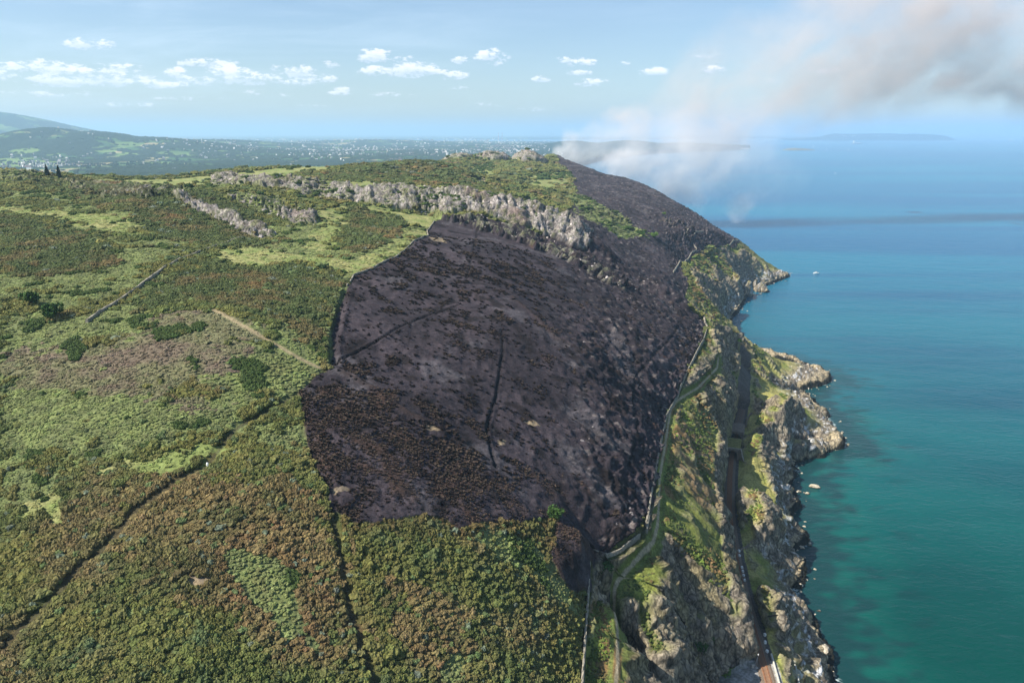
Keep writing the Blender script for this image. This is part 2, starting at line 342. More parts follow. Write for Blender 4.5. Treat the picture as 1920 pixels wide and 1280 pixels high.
for t in tf:
    p = tv[t]; z = tz[t]
    i0 = max(0, int((p[:, 0].min()-GX0)/GS)); i1 = min(GW-1, int((p[:, 0].max()-GX0)/GS)+1)
    j0 = max(0, int((p[:, 1].min()-GY0)/GS)); j1 = min(GH-1, int((p[:, 1].max()-GY0)/GS)+1)
    if i1 < i0 or j1 < j0: continue
    X, Yg = np.meshgrid(GX0+np.arange(i0, i1+1)*GS, GY0+np.arange(j0, j1+1)*GS)
    d = (p[1,1]-p[2,1])*(p[0,0]-p[2,0])+(p[2,0]-p[1,0])*(p[0,1]-p[2,1])
    if abs(d) < 1e-9: continue
    l0 = ((p[1,1]-p[2,1])*(X-p[2,0])+(p[2,0]-p[1,0])*(Yg-p[2,1]))/d; l1 = ((p[2,1]-p[0,1])*(X-p[2,0])+(p[0,0]-p[2,0])*(Yg-p[2,1]))/d; l2 = 1-l0-l1
    m = (l0 >= -1e-6) & (l1 >= -1e-6) & (l2 >= -1e-6)
    sub = H[j0:j1+1, i0:i1+1]; sub[m] = (l0*z[0]+l1*z[1]+l2*z[2])[m]
def blur(A, r, n=3):
    for _ in range(n):
        for ax in (0, 1):
            pad = [(0, 0), (0, 0)]; pad[ax] = (r+1, r); B = np.cumsum(np.pad(A, pad, mode='edge'), axis=ax)
            L = A.shape[ax]
            A = ((B[2*r+1:, :][:L]-B[:L]) if ax == 0 else (B[:, 2*r+1:][:, :L]-B[:, :L]))/(2*r+1)
    return A
XX, YY = np.meshgrid(GX0+np.arange(GW)*GS, GY0+np.arange(GH)*GS)
GP = np.stack([XX.ravel(), YY.ravel()], 1)
sharp = np.zeros(len(GP), bool)
wl = [(p[0]-4, p[1]) for p in WALL]+[(150, 560), (170, 700), (180, 850), (215, 1000), (280, 1200), (300, 2600)]
sharp |= inpoly(GP, [(wl[0][0], 40)]+wl+[(900, 2600), (900, 40)])
for T_, F_ in ((CRT, CRF), (O1T, O1F), (O2T, O2F)):
    sharp |= inpoly(GP, [(p[0], p[1]+6) for p in T_]+[(p[0], p[1]-6) for p in F_[::-1]])
S = np.clip(blur(sharp.reshape(GH, GW).astype(float), 3), 0, 1)
farm = sstep(YY, 520, 900)
Hs = blur(H, 1, 1); Hm = blur(H, 5); Hl = blur(H, 13)
inl = Hm*(1-.75*(1-farm))+Hl*(.75*(1-farm))
H = Hs*S+inl*(1-S)
for (dx_, dy_, dh_, wx_, wy_) in ((W(925,300,Y=1470)[0], 1470, 17, 34, 45), (W(990,300,Y=1460)[0], 1460, 17, 36, 45), (W(865,300,Y=1480)[0], 1480, 8, 45, 45), (W(1040,300,Y=1600)[0], 1600, 6, 40, 40)):
    q_ = ((XX-dx_)/wx_)**2+((YY-dy_)/wy_)**2; H = H+dh_*np.clip(1-q_, 0, 1)**.8
rd_ = linedist(GP, np.array(RAIL[:14]), 9).reshape(GH, GW); t_ = sstep(rd_, 6.5, 3.9); H = H*(1-t_)+22*t_
YARD = [p[:2] for p in LZ([(1325,1345,22),(1345,1264,22),(1378,1246,22),(1412,1237,22),(1455,1240,22),(1492,1345,22)])]
t_ = blur(inpoly(GP, YARD).reshape(GH, GW).astype(float), 1, 1); H = H*(1-t_)+22*t_
def hz(P):
    """bilinear height of the surveyed surface"""
    x = np.clip((P[:, 0]-GX0)/GS, 0, GW-1.001); y = np.clip((P[:, 1]-GY0)/GS, 0, GH-1.001)
    i = x.astype(int); j = y.astype(int); fx = x-i; fy = y-j
    return (H[j, i]*(1-fx)+H[j, i+1]*fx)*(1-fy)+(H[j+1, i]*(1-fx)+H[j+1, i+1]*fx)*fy
def hgt(x, y): return float(hz(np.array([[x, y]]))[0])
def hit(pts, ymax=2500.):
    """photo pixels -> points on the surveyed surface"""
    out = []
    ys = np.concatenate([np.arange(90, 700, .7), np.arange(700, ymax, 2.)])
    for (px, py) in pts:
        q = W(px, py, Y=1.0); dx, dz = q[0], q[2]-CAMH
        P = np.stack([ys*dx, ys], 1); z = CAMH+ys*dz; g = hz(P)
        k = np.where(z < g)[0]; k = k[0] if len(k) else len(ys)-1
        out.append((P[k, 0], P[k, 1], float(g[k])))
    return out
# ------------------------------------------------------------------ ground cover classes (polygons surveyed from the photo, laid on the ground)
def poly(pts): return np.array([p[:2] for p in hit(pts)])
Z = {}
Z['burn'] = [poly([(838,408),(815,415),(800,430),(803,445),(775,458),(745,485),(715,498),(690,512),(665,518),(648,545),(637,580),(628,620),(622,655),(627,680),(610,695),(585,712),(562,735),(565,770),(570,805),(580,840),(595,870),(610,900),
   (622,930),(628,952),(655,965),(680,982),(715,990),(745,986),(790,978),(830,980),(850,996),(875,994),(905,986),(940,978),(990,985),(1040,966),(1038,1010),(1040,1060),(1062,1096),(1100,1112),(1106,1062),(1135,1045),(1165,1020),(1200,990),(1212,972),
   (1217,950),(1225,900),(1240,820),(1250,770),(1275,720),(1300,670),(1318,630),(1322,605),(1295,580),(1250,555),(1210,535),(1165,512),(1130,492),(1100,478),(1060,465),(1000,436),(950,420),(900,408)])]
_b = [(p[0], p[1]) for p in CRT[12:]]
Z['burnfar'] = [np.array([tuple(p) for p in poly([(1045,296),(1062,300),(1100,312),(1150,330),(1183,336),(1217,348),(1260,374),(1300,398),(1333,421),(1387,454),(1382,462),(1345,466),(1322,462),(1312,478),(1290,492),(1262,512),(1245,510),(1200,500),(1160,478),(1140,458),(1190,446),(1232,450),(1205,430),(1185,425),(1160,400),(1145,395),(1100,372),(1070,345),(1085,325),(1060,318)])]),
                np.array([tuple(p) for p in _b]+[(p[0]+30, p[1]+190-12*i) for i, p in enumerate(CRT[12:])][::-1])]
Z['burn'].append(np.array([(p[0]-3, p[1]-8) for p in CRF[14:]]+[(p[0]+2, p[1]+16) for p in CRT[16:]][::-1]))
Z['grass'] = [poly([(795,402),(835,409),(800,430),(803,445),(775,458),(745,485),(715,498),(690,510),(665,518),(620,508),(560,490),(480,502),(420,492),(385,480),(455,460),(520,472),(600,482),(650,488),(690,482),(730,462),(765,425),(750,408),(700,400),(660,392),(680,385),(740,392)]),
   poly([(0,385),(60,392),(130,397),(185,402),(235,398),(262,425),(270,440),(200,440),(150,420),(60,408),(0,400)]),
   poly([(170,336),(270,336),(380,330),(430,322),(540,318),(560,330),(530,336),(400,342),(300,352),(230,345)]),
   poly([(640,338),(700,340),(720,348),(650,350)]), poly([(490,322),(540,314),(640,312),(640,320),(560,325)]),
   poly([(868,318),(900,300),(940,318),(900,335),(880,325)]), poly([(958,345),(985,325),(1040,322),(1098,326),(1080,335),(1060,355),(1000,352)]),
   poly([(160,605),(220,575),(330,498),(380,472),(360,470),(300,500),(230,560),(180,590)]),
   poly([(850,321),(940,355),(900,345),(855,328)]),
   poly([(20,1040),(90,1000),(120,930),(60,940)]), poly([(190,880),(240,860),(330,835),(430,800),(438,808),(400,860),(380,870),(330,882),(240,893)]),
   poly([(600,390),(640,378),(650,420),(620,470),(560,470),(590,430)]),]
Z['bracken'] = [poly([(0,650),(120,665),(250,735),(330,748),(450,730),(545,690),(585,706),(540,735),(440,786),(430,798),(330,830),(190,875),(60,850),(0,850)]), poly([(620,500),(600,390),(560,400),(530,430),(560,470)]), poly([(60,520),(150,565),(330,480),(280,450),(230,500)]), poly([(1130,385),(1175,398),(1185,425),(1205,445),(1160,425),(1100,390),(1040,368),(1080,362)]), poly([(0,600),(60,590),(150,640),(60,700),(0,700)]), poly([(0,850),(120,880),(90,960),(0,1000)]),
   poly([(170,1135),(300,1140),(290,1165),(200,1170)]), poly([(330,1185),(365,1180),(370,1210),(330,1210)]), poly([(450,990),(470,990),(480,1030),(458,1035)]), poly([(640,800),(460,790),(480,830),(580,850)]),
   poly([(900,990),(960,1000),(1040,1060),(1090,1130),(1060,1150),(980,1070),(920,1040)]), poly([(860,1130),(910,1150),(910,1190),(870,1180)]), poly([(540,1060),(600,1090),(590,1130),(540,1110)])]
Z['heath'] = [poly([(300,585),(470,600),(490,640),(440,690),(330,735),(200,740),(0,720),(0,660),(120,650),(250,640)]), poly([(320,745),(420,735),(380,770),(310,770)])]
Z['olive'] = [poly([(380,490),(450,500),(560,492),(620,515),(645,520),(632,560),(620,600),(618,660),(600,680),(560,630),(480,600),(400,570),(240,585),(300,530)]),
   poly([(0,400),(100,420),(200,450),(230,500),(150,560),(60,520),(0,500)]), poly([(640,385),(750,400),(760,420),(740,455),(670,480),(630,460),(625,420)]),
   poly([(120,338),(330,352),(480,400),(500,460),(420,470),(280,440),(240,400),(60,350)]), poly([(640,322),(800,303),(900,345),(900,362),(700,348),(560,330)])]
Z['rust'] = [poly([(230,890),(350,885),(470,895),(590,900),(625,960),(640,1060),(655,1160),(640,1230),(540,1250),(470,1180),(330,1120),(240,1050),(180,1040)]), poly([(780,1100),(860,1110),(900,1160),(870,1230),(760,1240),(700,1180)]), poly([(230,690),(330,745),(440,735),(540,700),(500,760),(300,800)])]
Z['rock'] = [np.array([(p[0], p[1]+7+4*math.sin(i*1.7)) for i, p in enumerate(CRT[:18])]+[(p[0], p[1]+3+3*math.sin(i*2.3)) for i, p in enumerate(CRF[:18])][::-1]),
   np.array([p[:2] for p in O1T]+[p[:2] for p in O1F[::-1]]), np.array([p[:2] for p in O2T[2:]]+[p[:2] for p in O2F[:1:-1]])]
Z['rock'] += [np.array([(cx_+rx_*math.cos(t)*(1+.15*math.sin(3*t)), cy_+ry_*math.sin(t)) for t in np.linspace(0, 6.28, 24)]) for cx_, cy_, rx_, ry_ in ((W(925,300,Y=1470)[0], 1470, 32, 40), (W(990,300,Y=1460)[0]+3, 1460, 34, 40), (W(860,300,Y=1480)[0], 1480, 36, 34))]
Z['scree'] = [poly([(0,322),(60,330),(70,350),(0,340)]), poly([(110,338),(220,352),(330,360),(300,380),(150,360)]), poly([(410,365),(520,380),(560,400),(500,395)]),
   poly([(800,405),(900,412),(1000,445),(1100,495),(1180,540),(1150,545),(1060,490),(960,450),(850,415)]),
   poly([(1240,410),(1290,425),(1310,445),(1270,440)]), poly([(1100,380),(1160,410),(1150,425),(1100,395)])]
Z['bare'] = [poly([(800,445),(830,448),(838,460),(812,456)]), poly([(625,912),(648,912),(660,922),(630,924)]), poly([(792,801),(812,803),(822,812),(806,809)]), poly([(848,855),(866,853),(864,860),(848,863)]), poly([(934,825),(946,825),(946,838),(937,838)]),
   poly([(975,788),(1000,792),(1012,802),(990,798)]), poly([(335,1080),(395,1085),(380,1105),(345,1095)])]
FIELD_LINES = {  # tracks and ditches through the scrub
 'track_a': hit([(708,1279),(690,1235),(680,1215),(665,1160),(655,1125),(645,1060),(632,1005),(626,955),(618,915),(600,880),(585,845),(572,805)]),
 'track_b': hit([(10,1215),(40,1180),(80,1145),(120,1105),(145,1070),(190,1035),(235,985),(265,950),(310,912),(345,888),(385,872),(400,850),(420,825),(437,802),(450,792),(500,768),(558,738),(590,712),(615,694)]),
 'ditch': hit([(648,545),(637,580),(628,620),(622,655),(627,682)]),
 'lane': hit([(400,585),(430,600),(480,630),(520,650),(560,672),(598,690)]),
 'farpath': hit([(905,340),(935,333),(960,325),(985,317),(1010,310),(1020,303)]), 'goat': hit([(890,318),(905,324),(935,343),(950,360)])}
BURN_LINES = [hit([(627,682),(660,664),(700,642),(750,615),(800,595),(860,572)]), hit([(895,420),(888,460),(880,500),(872,530)]), hit([(940,620),(942,660),(936,700),(930,745),(918,780),(912,810),(920,850),(930,878)]),
 hit([(1280,590),(1260,630),(1220,670),(1185,710),(1180,760),(1188,810),(1178,860),(1172,875)])]
BURN_BANKS = [hit([(640,700),(700,735),(760,780),(830,815)]), hit([(570,805),(640,812),(660,830),(720,850)]), hit([(960,560),(1040,640),(1120,690),(1190,720)])]
FARBURN = [(30,552),(68,540),(93,534),(118,529),(150,560),(170,700),(185,850),(215,1000),(345,1090),(330,1250),(200,1480),(150,1600),(95,1600),(90,1450),(100,1250),(95,1120),(85,1000),(80,900),(55,760),(35,640)]
Z['bracken'] += [np.array([(60,760),(95,740),(128,735),(150,760),(140,830),(120,900),(105,960),(85,900),(78,840)])]
def classes(P, slope):
    """cover weights at world points"""
    w = np.stack([noise(P, 14, 1)*3+noise(P, 4, 2)*1.3, noise(P, 14, 3)*3+noise(P, 4, 4)*1.3], 1)
    wf = sstep(P[:, 1], 250, 900)[:, None]*1.5+.6
    Q = P[:, :2]+w*wf; Qs = P[:, :2]+w*(.35+.8*sstep(P[:, 1], 195, 170)*sstep(P[:, 0], -50, -38))[:, None]
    c = {k: np.zeros(len(P), bool) for k in Z}
    edge = noise(P, 7, 5)*.55+noise(P, 2.6, 6)*.45
    for k, L in Z.items():
        hard = k in ('burn', 'bare', 'rock', 'burnfar')
        if hard:
            for pl in L: c[k] |= inpoly(Qs if k != 'rock' else Q, pl)
        else:
            acc = np.zeros(len(P), np.float32)
            for (ox, oy) in ((0, 0), (5, 2), (-5, -2), (2, -6), (-2, 6), (9, 0), (-9, 0)):
                for pl in L: acc += inpoly(Q+np.array([ox, oy])*wf*1.1, pl)/7
            c[k] = (acc > .1) & (acc+edge*1.1 > .55)
    c['burn'] |= c.pop('burnfar') | (inpoly(Qs, FARBURN) & ~c['bracken'])
    n1 = fbm(P, 45, 4, 9); n2 = fbm(P, 22, 4, 19)
    seaside = np.zeros(len(P), bool) | inpoly(P, [(WALL[0][0]+.5, 0)]+[(p[0]+.5, p[1]) for p in WALL]+[(142, 540), (152, 640), (170, 690), (185, 760), (210, 850), (250, 920), (300, 990), (345, 1040), (420, 1060), (700, 1000), (700, 0)])
    c['burn'] &= ~seaside
    c['seaside'] = seaside
    gr = c['grass'] & ~c['burn']
    br = (c['bracken'] | ((n1+.5*sstep(P[:, 1], 170, 210)*(P[:, 0] < -30) > .42) & (n2 > -.25) & ~c['olive'])) & ~gr & ~c['burn']
    he = c['heath'] & ~gr & ~c['burn']
    c['grass'] = gr; c['bracken'] = br; c['heath'] = he
    c['gorse'] = ~(gr | br | he | c['burn'] | c['rock'])
    c['n1'] = n1; c['n2'] = n2
    c['singed'] = sstep(linedist(P, LOWEDGE, 9)+noise(P, 6, 77)*4, 6, 0)
    return c
LOWEDGE = poly([(640,965),(680,984),(745,988),(830,984),(875,994),(940,980),(1000,980),(1040,990),(1038,1060),(1062,1096)])
LC = lambda r, g, b: np.array(rgb(r, g, b)[:3], np.float32)
def lerp(a, b, t): return a+(b-a)*np.asarray(t)[:, None]
def cover_colour(P, c, slope, z, rockn):
    """albedo of ground and of what grows on it"""
    n = len(P); out = np.zeros((n, 3), np.float32)
    n1, n2 = c['n1'], c['n2']; n3 = fbm(P, 6, 3, 31); n4 = fbm(P, 70, 3, 41)
    g = lerp(LC(104,102,56), LC(92,98,54), sstep(n2, -.4, .4)); g = lerp(g, LC(112,98,66), sstep(n1+n3*.3-.15+n4*.5, -.1, .55)); g = lerp(g, LC(84,96,62), sstep(n3-n1*.4, .25, .8))
    out[:] = g
    brc = lerp(LC(112,120,72), LC(98,104,66), sstep(n3, -.5, .5)); brc = lerp(brc, LC(112,110,66), sstep(n1, .5, .9))
    out[c['bracken']] = brc[c['bracken']]
    gc = lerp(LC(114,124,70), LC(136,134,86), sstep(n3+n2, -.5, .6)); out[c['grass']] = gc[c['grass']]
    hc = lerp(LC(106,104,74), LC(104,92,76), sstep(n2+n3*.6, -.3, .5)); out[c['heath']] = hc[c['heath']]
    ol = c['olive'] & c['gorse']; oc = lerp(LC(78,86,50), LC(100,90,58), sstep(n2+n3*.4+n1*.4, -.1, .7)); oc = lerp(oc, LC(114,92,60), sstep(n1+n3*.3, .35, .8)); out[ol] = oc[ol]
    ru = c['rust'] & c['gorse']; rc = lerp(LC(114,100,66), LC(98,94,58), sstep(n3*.7+n2*.5, -.1, .45)); rc = lerp(rc, LC(116,94,64), sstep(n1+n3*.5, .15, .7)); out[ru] = rc[ru]
    return out
# ------------------------------------------------------------------ the headland as one sheet, finer near the camera
NR, NC = 1450, 1060; NCL = 540
rowY = np.exp(np.linspace(math.log(70), math.log(2650), NR))
cx = np.array([p[:2] for p in dens(COAST, 4)])
XR = np.array([cx[np.abs(cx[:, 1]-y) < 25+y*.02, 0].max()+22 if (np.abs(cx[:, 1]-y) < 25+y*.02).any() else 165 for y in rowY])
XL = -(rowY*.80+70); XL = np.maximum(XL, -1500)
uu = np.linspace(0, 1, NC)
pl_ = np.array(WALL); XM = np.interp(rowY, np.append(pl_[:, 1], [560, 700, 850, 1000, 1200, 2650]), np.append(pl_[:, 0], [150, 170, 185, 215, 280, 300]))-8; XM = np.minimum(XM, XR-20)
kn = np.where(np.arange(NC) < NCL, np.arange(NC)/NCL, 1+(np.arange(NC)-NCL)/(NC-1-NCL))
TX = np.where(kn[None, :] < 1, XL[:, None]+(XM-XL)[:, None]*kn[None, :], XM[:, None]+(XR-XM)[:, None]*(kn[None, :]-1)); TY = np.repeat(rowY[:, None], NC, 1)
P = np.stack([TX.ravel(), TY.ravel()], 1)
TZ = hz(P)
# beyond the raster: let it fall away
TZ = np.where(P[:, 0] < GX0, np.minimum(TZ, TZ-(GX0-P[:, 0])*.12), TZ); TZ = np.maximum(TZ, -12)
def normals(P, Z_):
    G = np.concatenate([P, Z_[:, None]], 1).reshape(NR, NC, 3)
    du = np.gradient(G, axis=1); dv = np.gradient(G, axis=0)
    n = np.cross(du, dv); n /= np.linalg.norm(n, axis=2)[..., None]+1e-9
    return n.reshape(-1, 3)
nrm = normals(P, TZ); slope = 1-nrm[:, 2]
c = classes(P, slope)
dist_near = sstep(P[:, 1], 900, 1500)
seas = c['seaside']
railm = linedist(P, np.array(RAIL), 12)
pathm = linedist(P, np.array(PATHL), 4); path2m = linedist(P, np.array(PATH2), 4)
yard = inpoly(P, YARD)
steep = sstep(slope+noise(P, 5, 7)*.08, .22, .42)*seas
P3 = np.stack([P[:, 0], P[:, 1], TZ*1.0], 1).astype(np.float32)
# rock relief pushed out along the surface normal
built = np.clip((railm-3.0)/4, 0, 1)*np.clip((pathm-.8)/2, 0, 1)*np.where(yard, 0, 1)
inlandrock = (c['rock'] | c['scree']) & ~seas
rockw = np.clip(steep+inlandrock*1.0, 0, 1)*built
lowrock = seas*sstep(TZ, 14, 5)*sstep(TZ, -4, 0)*built
rockw = np.maximum(rockw, lowrock)
Pc = P3.copy(); Pc[:, 2] *= .45; Pc[:, 0] *= .6      # vertically drawn-out clefts
r1 = ridged(Pc, 16, 3, 3); r2 = ridged(Pc, 5, 3, 8); r3 = fbm(P3, 2.2, 2, 5)
r4 = ridged(P3*np.array([.3,.3,1.1],np.float32), 3.2, 2, 12)
r5 = ridged(P3, 1.5, 2, 18)
disp = (r1*3.4+r2*1.3+r3*.45+r4*.7+r5*.12-2.5)*rockw
crest_ = c['rock'].astype(np.float32)*(~seas)*sstep(P[:, 0], -330, -40)*sstep(P[:, 1], 485, 500); disp += crest_*(ridged(np.stack([P[:,0]+P[:,1]*.15, P[:,1]*.22], 1), 6.5, 3, 15)*2.2-1.0)
soft = seas*built*(1-rockw)
disp += soft*(fbm(P3*np.array([.6,1,.6],np.float32), 22, 3, 6)*3.0+fbm(P3, 3, 2, 16)*.4)
# inland relief
inland = (~seas).astype(float)
disp += inland*(1-rockw)*(fbm(P, 60, 4, 21)*1.4+fbm(P, 9, 3, 22)*.22)
bn = c['burn']
bclump = fbm(P, 9, 3, 55)+.5*noise(P, 60, 56)
disp += bn*sstep(P[:, 0], -10, 40)*sstep(P[:, 1], 520, 480)*ridged(P, 19, 3, 43)*1.0*sstep(linedist(P, np.array(WALL), 14), 3, 13)
disp += bn*(ridged(P, 7, 3, 23)*.35+.35*sstep(fbm(P, 3.4, 2, 24), .1, .5))
rockyburn = bn*sstep(noise(P, 90, 61)+ (P[:, 0]-10)/90, .1, .9)
disp += rockyburn*(np.maximum(0, ridged(P3, 6, 3, 27)-.75)*2.0)
far_g = inland*~bn*sstep(P[:, 1], 420, 560)
disp += far_g*c['gorse']*(np.maximum(0, fbm(P, 7, 3, 29))*2.2)
# ditches and banks
trk = {k: linedist(P, np.array(v), 5) for k, v in FIELD_LINES.items()}
for k in ('track_a', 'track_b'): disp -= .5*sstep(trk[k], 2.0, .6)*built
disp -= 1.3*sstep(trk['ditch'], 2.2, .6); disp += .35*sstep(np.abs(trk['ditch']-2.4), 1.0, .2)
bl = np.full(len(P), 5., np.float32)
for L in BURN_LINES: bl = np.minimum(bl, linedist(P, np.array(L), 5))
bb = np.full(len(P), 5., np.float32)
for L in BURN_BANKS: bb = np.minimum(bb, linedist(P, np.array(L), 5))
disp += .25*sstep(np.abs(bl-.9), .7, .2)-.5*sstep(bl, .7, .2); disp += .8*sstep(bb, 2.2, .4)
V = P3+nrm.astype(np.float32)*disp[:, None].astype(np.float32)
V[:, 2] = np.where((TZ < -1) & (V[:, 2] > -.4), -.4, V[:, 2])
# keep the line, yard and path level
# ---- colours of the ground itself
z = TZ
base = cover_colour(P, c, slope, z, rockw)
dk = np.where(c['gorse'] & (P[:, 1] < 520) & inland.astype(bool), .55, 1.0)   # darker ground under the near inland gorse
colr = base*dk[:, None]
n5 = fbm(P, 12, 4, 71); n6 = fbm(P3, 3, 3, 73); n7 = fbm(P, 35, 3, 75)
bc = lerp(LC(48,42,45), LC(66,58,61), sstep(n7+n5*.5, -.4, .5)); bc = lerp(bc, LC(36,30,30), sstep(n5, .1, .5)); bc = lerp(bc, LC(92,88,90), .45*sstep(fbm(P, 26, 4, 79)+n6*.25, .25, .65)); bc = lerp(bc, LC(70,53,43), .8*sstep(bclump-.2+.4*sstep(P[:, 1], 260, 190), .25, .75)); bc = lerp(bc, LC(22,19,21), sstep(bl, .9, .3)*.8); bc = lerp(bc, LC(54,42,36), .6*sstep(bb, 2.0, .5))
bc = lerp(bc, LC(120,110,104), rockyburn*sstep(n6, .35, .7)*.8)
colr[bn] = bc[bn]
rk = lerp(LC(138,129,121), LC(184,175,168), sstep(n6+n5*.4, -.4, .5)); rk = lerp(rk, LC(120,92,80), sstep(n7+n6*.4, .2, .7)*.5); rk = lerp(rk, LC(96,100,60), .8*sstep(n6*.8+nrm[:, 2]-.45, .35, .75))
ir = rockw*inland
rk = lerp(rk, LC(70,62,60), sstep(P[:, 0], 45, 80)*.75); colr = lerp(colr, rk, np.clip(ir*sstep(n6+n5*.5+np.where(c['rock'], .8, -.1), -.1, .35), 0, 1))  # crest faces away from the sun on the right: its shade painted into the rock
ck = lerp(LC(116,107,94), LC(156,144,122), sstep(n6, -.4, .5)); ck = lerp(ck, LC(122,112,72), .55*sstep(n5+.3*n6, 0, .6)); ck = lerp(ck, LC(205,205,205), sstep(n6+n5*.5, .2, .5)*sstep(z, 22, 12)*sstep(z, 2, 5)*.85); ck = lerp(ck, LC(176,160,128), sstep(z, 3.2, 1.6)*.8); ck = lerp(ck, LC(40,40,34), sstep(z, .9, .2))
sg = lerp(LC(116,122,58), LC(96,100,50), sstep(n5, -.4, .4)); sg = lerp(sg, LC(122,98,62), sstep(n7*.8+n5*.6, .0, .45)*sstep(z, 34, 44)); sg = lerp(sg, LC(158,150,88), sstep(z, 38, 28)*sstep(n5+n7, -.6, .2)*.8)
sc_ = lerp(sg, ck, np.clip(np.maximum(rockw, sstep(z, 12, 6)), 0, 1))
sc_ = np.where((railm < 4.2)[:, None] & (P[:, 1] < 560)[:, None], LC(86,80,74), sc_)
sc_ = np.where(yard[:, None], lerp(LC(150,148,144), LC(132,130,122), sstep(n6, -.3, .4)), sc_)
colr = np.where(seas[:, None], sc_, colr)
colr = np.where(c['bare'][:, None] & ~seas[:, None], lerp(LC(136,120,94), LC(112,100,84), sstep(n6, -.3, .3)), colr)
colr = lerp(colr, LC(160,146,118), sstep(np.minimum(pathm, path2m)-.15*n6, .62, .3))
colr = lerp(colr, LC(104,116,58), sstep(np.abs(pathm-1.6), .8, .3)*seas*.8)
colr = lerp(colr, LC(150,134,104), sstep(trk['lane'], 1.3, .5)*.8); colr = lerp(colr, LC(176,160,130), sstep(trk['farpath'], 4.0, 2.2)*.9)
colr = lerp(colr, LC(64,60,44), sstep(np.minimum(trk['track_a'], trk['track_b']), .7, .3)*~bn*.7)  # shadow in the gaps between bushes, put into the tracks' ground colour
def terrain_mat(name, bump=.5, bscale=1.6):
    m = bpy.data.materials.new(name); m.use_nodes = True; T = NT(m.node_tree); b = m.node_tree.nodes['Principled BSDF']
    a = T.n('ShaderNodeAttribute', attribute_name='col'); tcx = T.n('ShaderNodeTexCoord').outputs['Object']
    f1 = T.noise(1.1, 3, .6, tcx); f2 = T.noise(.22, 3, .6, tcx)
    k = T.m('MULTIPLY', T.sm(f1, .25, .75, .62, 1.38), T.sm(f2, .3, .7, .85, 1.15))
    rk_ = T.n('ShaderNodeAttribute', attribute_name='rk').outputs['Fac']
    ms = T.n('ShaderNodeMapping', i_0=tcx); ms.inputs['Scale'].default_value = (.8, .8, .35); ms.inputs['Rotation'].default_value = (.25, .35, .4)
    cr = T.noise(.9, 5, .7, ms, 1.2); cr2 = T.noise(.25, 4, .6, tcx); vo = T.n('ShaderNodeTexVoronoi', i_Vector=ms, i_Scale=.55); vo.feature = 'DISTANCE_TO_EDGE'
    kr = T.m('MULTIPLY', T.m('MULTIPLY', T.sm(cr, .32, .62, .42, 1.35), T.sm(cr2, .3, .7, .75, 1.2)), T.sm(vo.outputs['Distance'], .0, .16, .5, 1.0))
    k = T.m('ADD', T.m('MULTIPLY', k, T.m('SUBTRACT', 1.0, rk_)), T.m('MULTIPLY', kr, rk_))
    cc = T.vm('SCALE', a.outputs['Color']); cc.node.inputs[3].default_value = 1; T.put(cc.node.inputs[3], k)
    T.put(b.inputs['Base Color'], cc); b.inputs['Roughness'].default_value = .92; b.inputs['Specular IOR Level'].default_value = .15
    bp = T.n('ShaderNodeBump', i_Strength=bump, i_Distance=.4, i_Height=T.m('ADD', T.noise(bscale, 4, .65, tcx), T.m('MULTIPLY', T.m('MULTIPLY', cr, rk_), 2.5))); T.put(b.inputs['Normal'], bp)
    return m
M = {}
M['ground'] = terrain_mat('ground_cover', .8)
idx = np.arange(NR*NC).reshape(NR, NC)
F = np.stack([idx[:-1, :-1].ravel(), idx[:-1, 1:].ravel(), idx[1:, 1:].ravel(), idx[1:, :-1].ravel()], 1)
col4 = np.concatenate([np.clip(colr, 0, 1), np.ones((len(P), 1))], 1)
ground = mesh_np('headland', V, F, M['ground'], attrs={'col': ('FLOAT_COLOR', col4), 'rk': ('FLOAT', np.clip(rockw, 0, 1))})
tag(ground, kind='structure')
VZ = V[:, 2].reshape(NR, NC)
def surf(P):
    """height of the finished sheet"""
    P = np.asarray(P, float); r = (np.log(P[:, 1])-math.log(70))/(math.log(2650)-math.log(70))*(NR-1); r = np.clip(r, 0, NR-1.001); j = r.astype(int); fr = r-j
    xl = XL[j]*(1-fr)+XL[j+1]*fr; xr = XR[j]*(1-fr)+XR[j+1]*fr
    xm = XM[j]*(1-fr)+XM[j+1]*fr; u = np.where(P[:, 0] < xm, (P[:, 0]-xl)/(xm-xl)*NCL, NCL+(P[:, 0]-xm)/(xr-xm)*(NC-1-NCL)); u = np.clip(u, 0, NC-1.001); i = u.astype(int); fu = u-i
    return (VZ[j, i]*(1-fu)+VZ[j, i+1]*fu)*(1-fr)+(VZ[j+1, i]*(1-fu)+VZ[j+1, i+1]*fu)*fr
# ------------------------------------------------------------------ sea
def simple(name, c_, rough=.8, spec=.3, noise_s=None, amt=.25, bump=0, metallic=0):
    m = bpy.data.materials.new(name); m.use_nodes = True; T = NT(m.node_tree); b = m.node_tree.nodes['Principled BSDF']
    b.inputs['Roughness'].default_value = rough; b.inputs['Specular IOR Level'].default_value = spec; b.inputs['Metallic'].default_value = metallic
    if noise_s:
        tcx = T.n('ShaderNodeTexCoord').outputs['Object']; f = T.noise(noise_s, 4, .6, tcx)
        d = tuple(x*(1-amt) for x in c_[:3])+(1,); e = tuple(min(1, x*(1+amt)) for x in c_[:3])+(1,)
        T.put(b.inputs['Base Color'], T.mix(T.sm(f, .3, .7), d, e))
        if bump: T.put(b.inputs['Normal'], T.n('ShaderNodeBump', i_Strength=bump, i_Distance=.2, i_Height=f))
    else: b.inputs['Base Color'].default_value = c_
    return m
rs = np.exp(np.concatenate([np.linspace(math.log(60), math.log(1300), 560), np.linspace(math.log(1310), math.log(100000), 240)])); us = np.concatenate([np.linspace(-2.2, .2, 120, endpoint=False), np.linspace(.2, .75, 420), np.linspace(.76, 1.5, 60)])
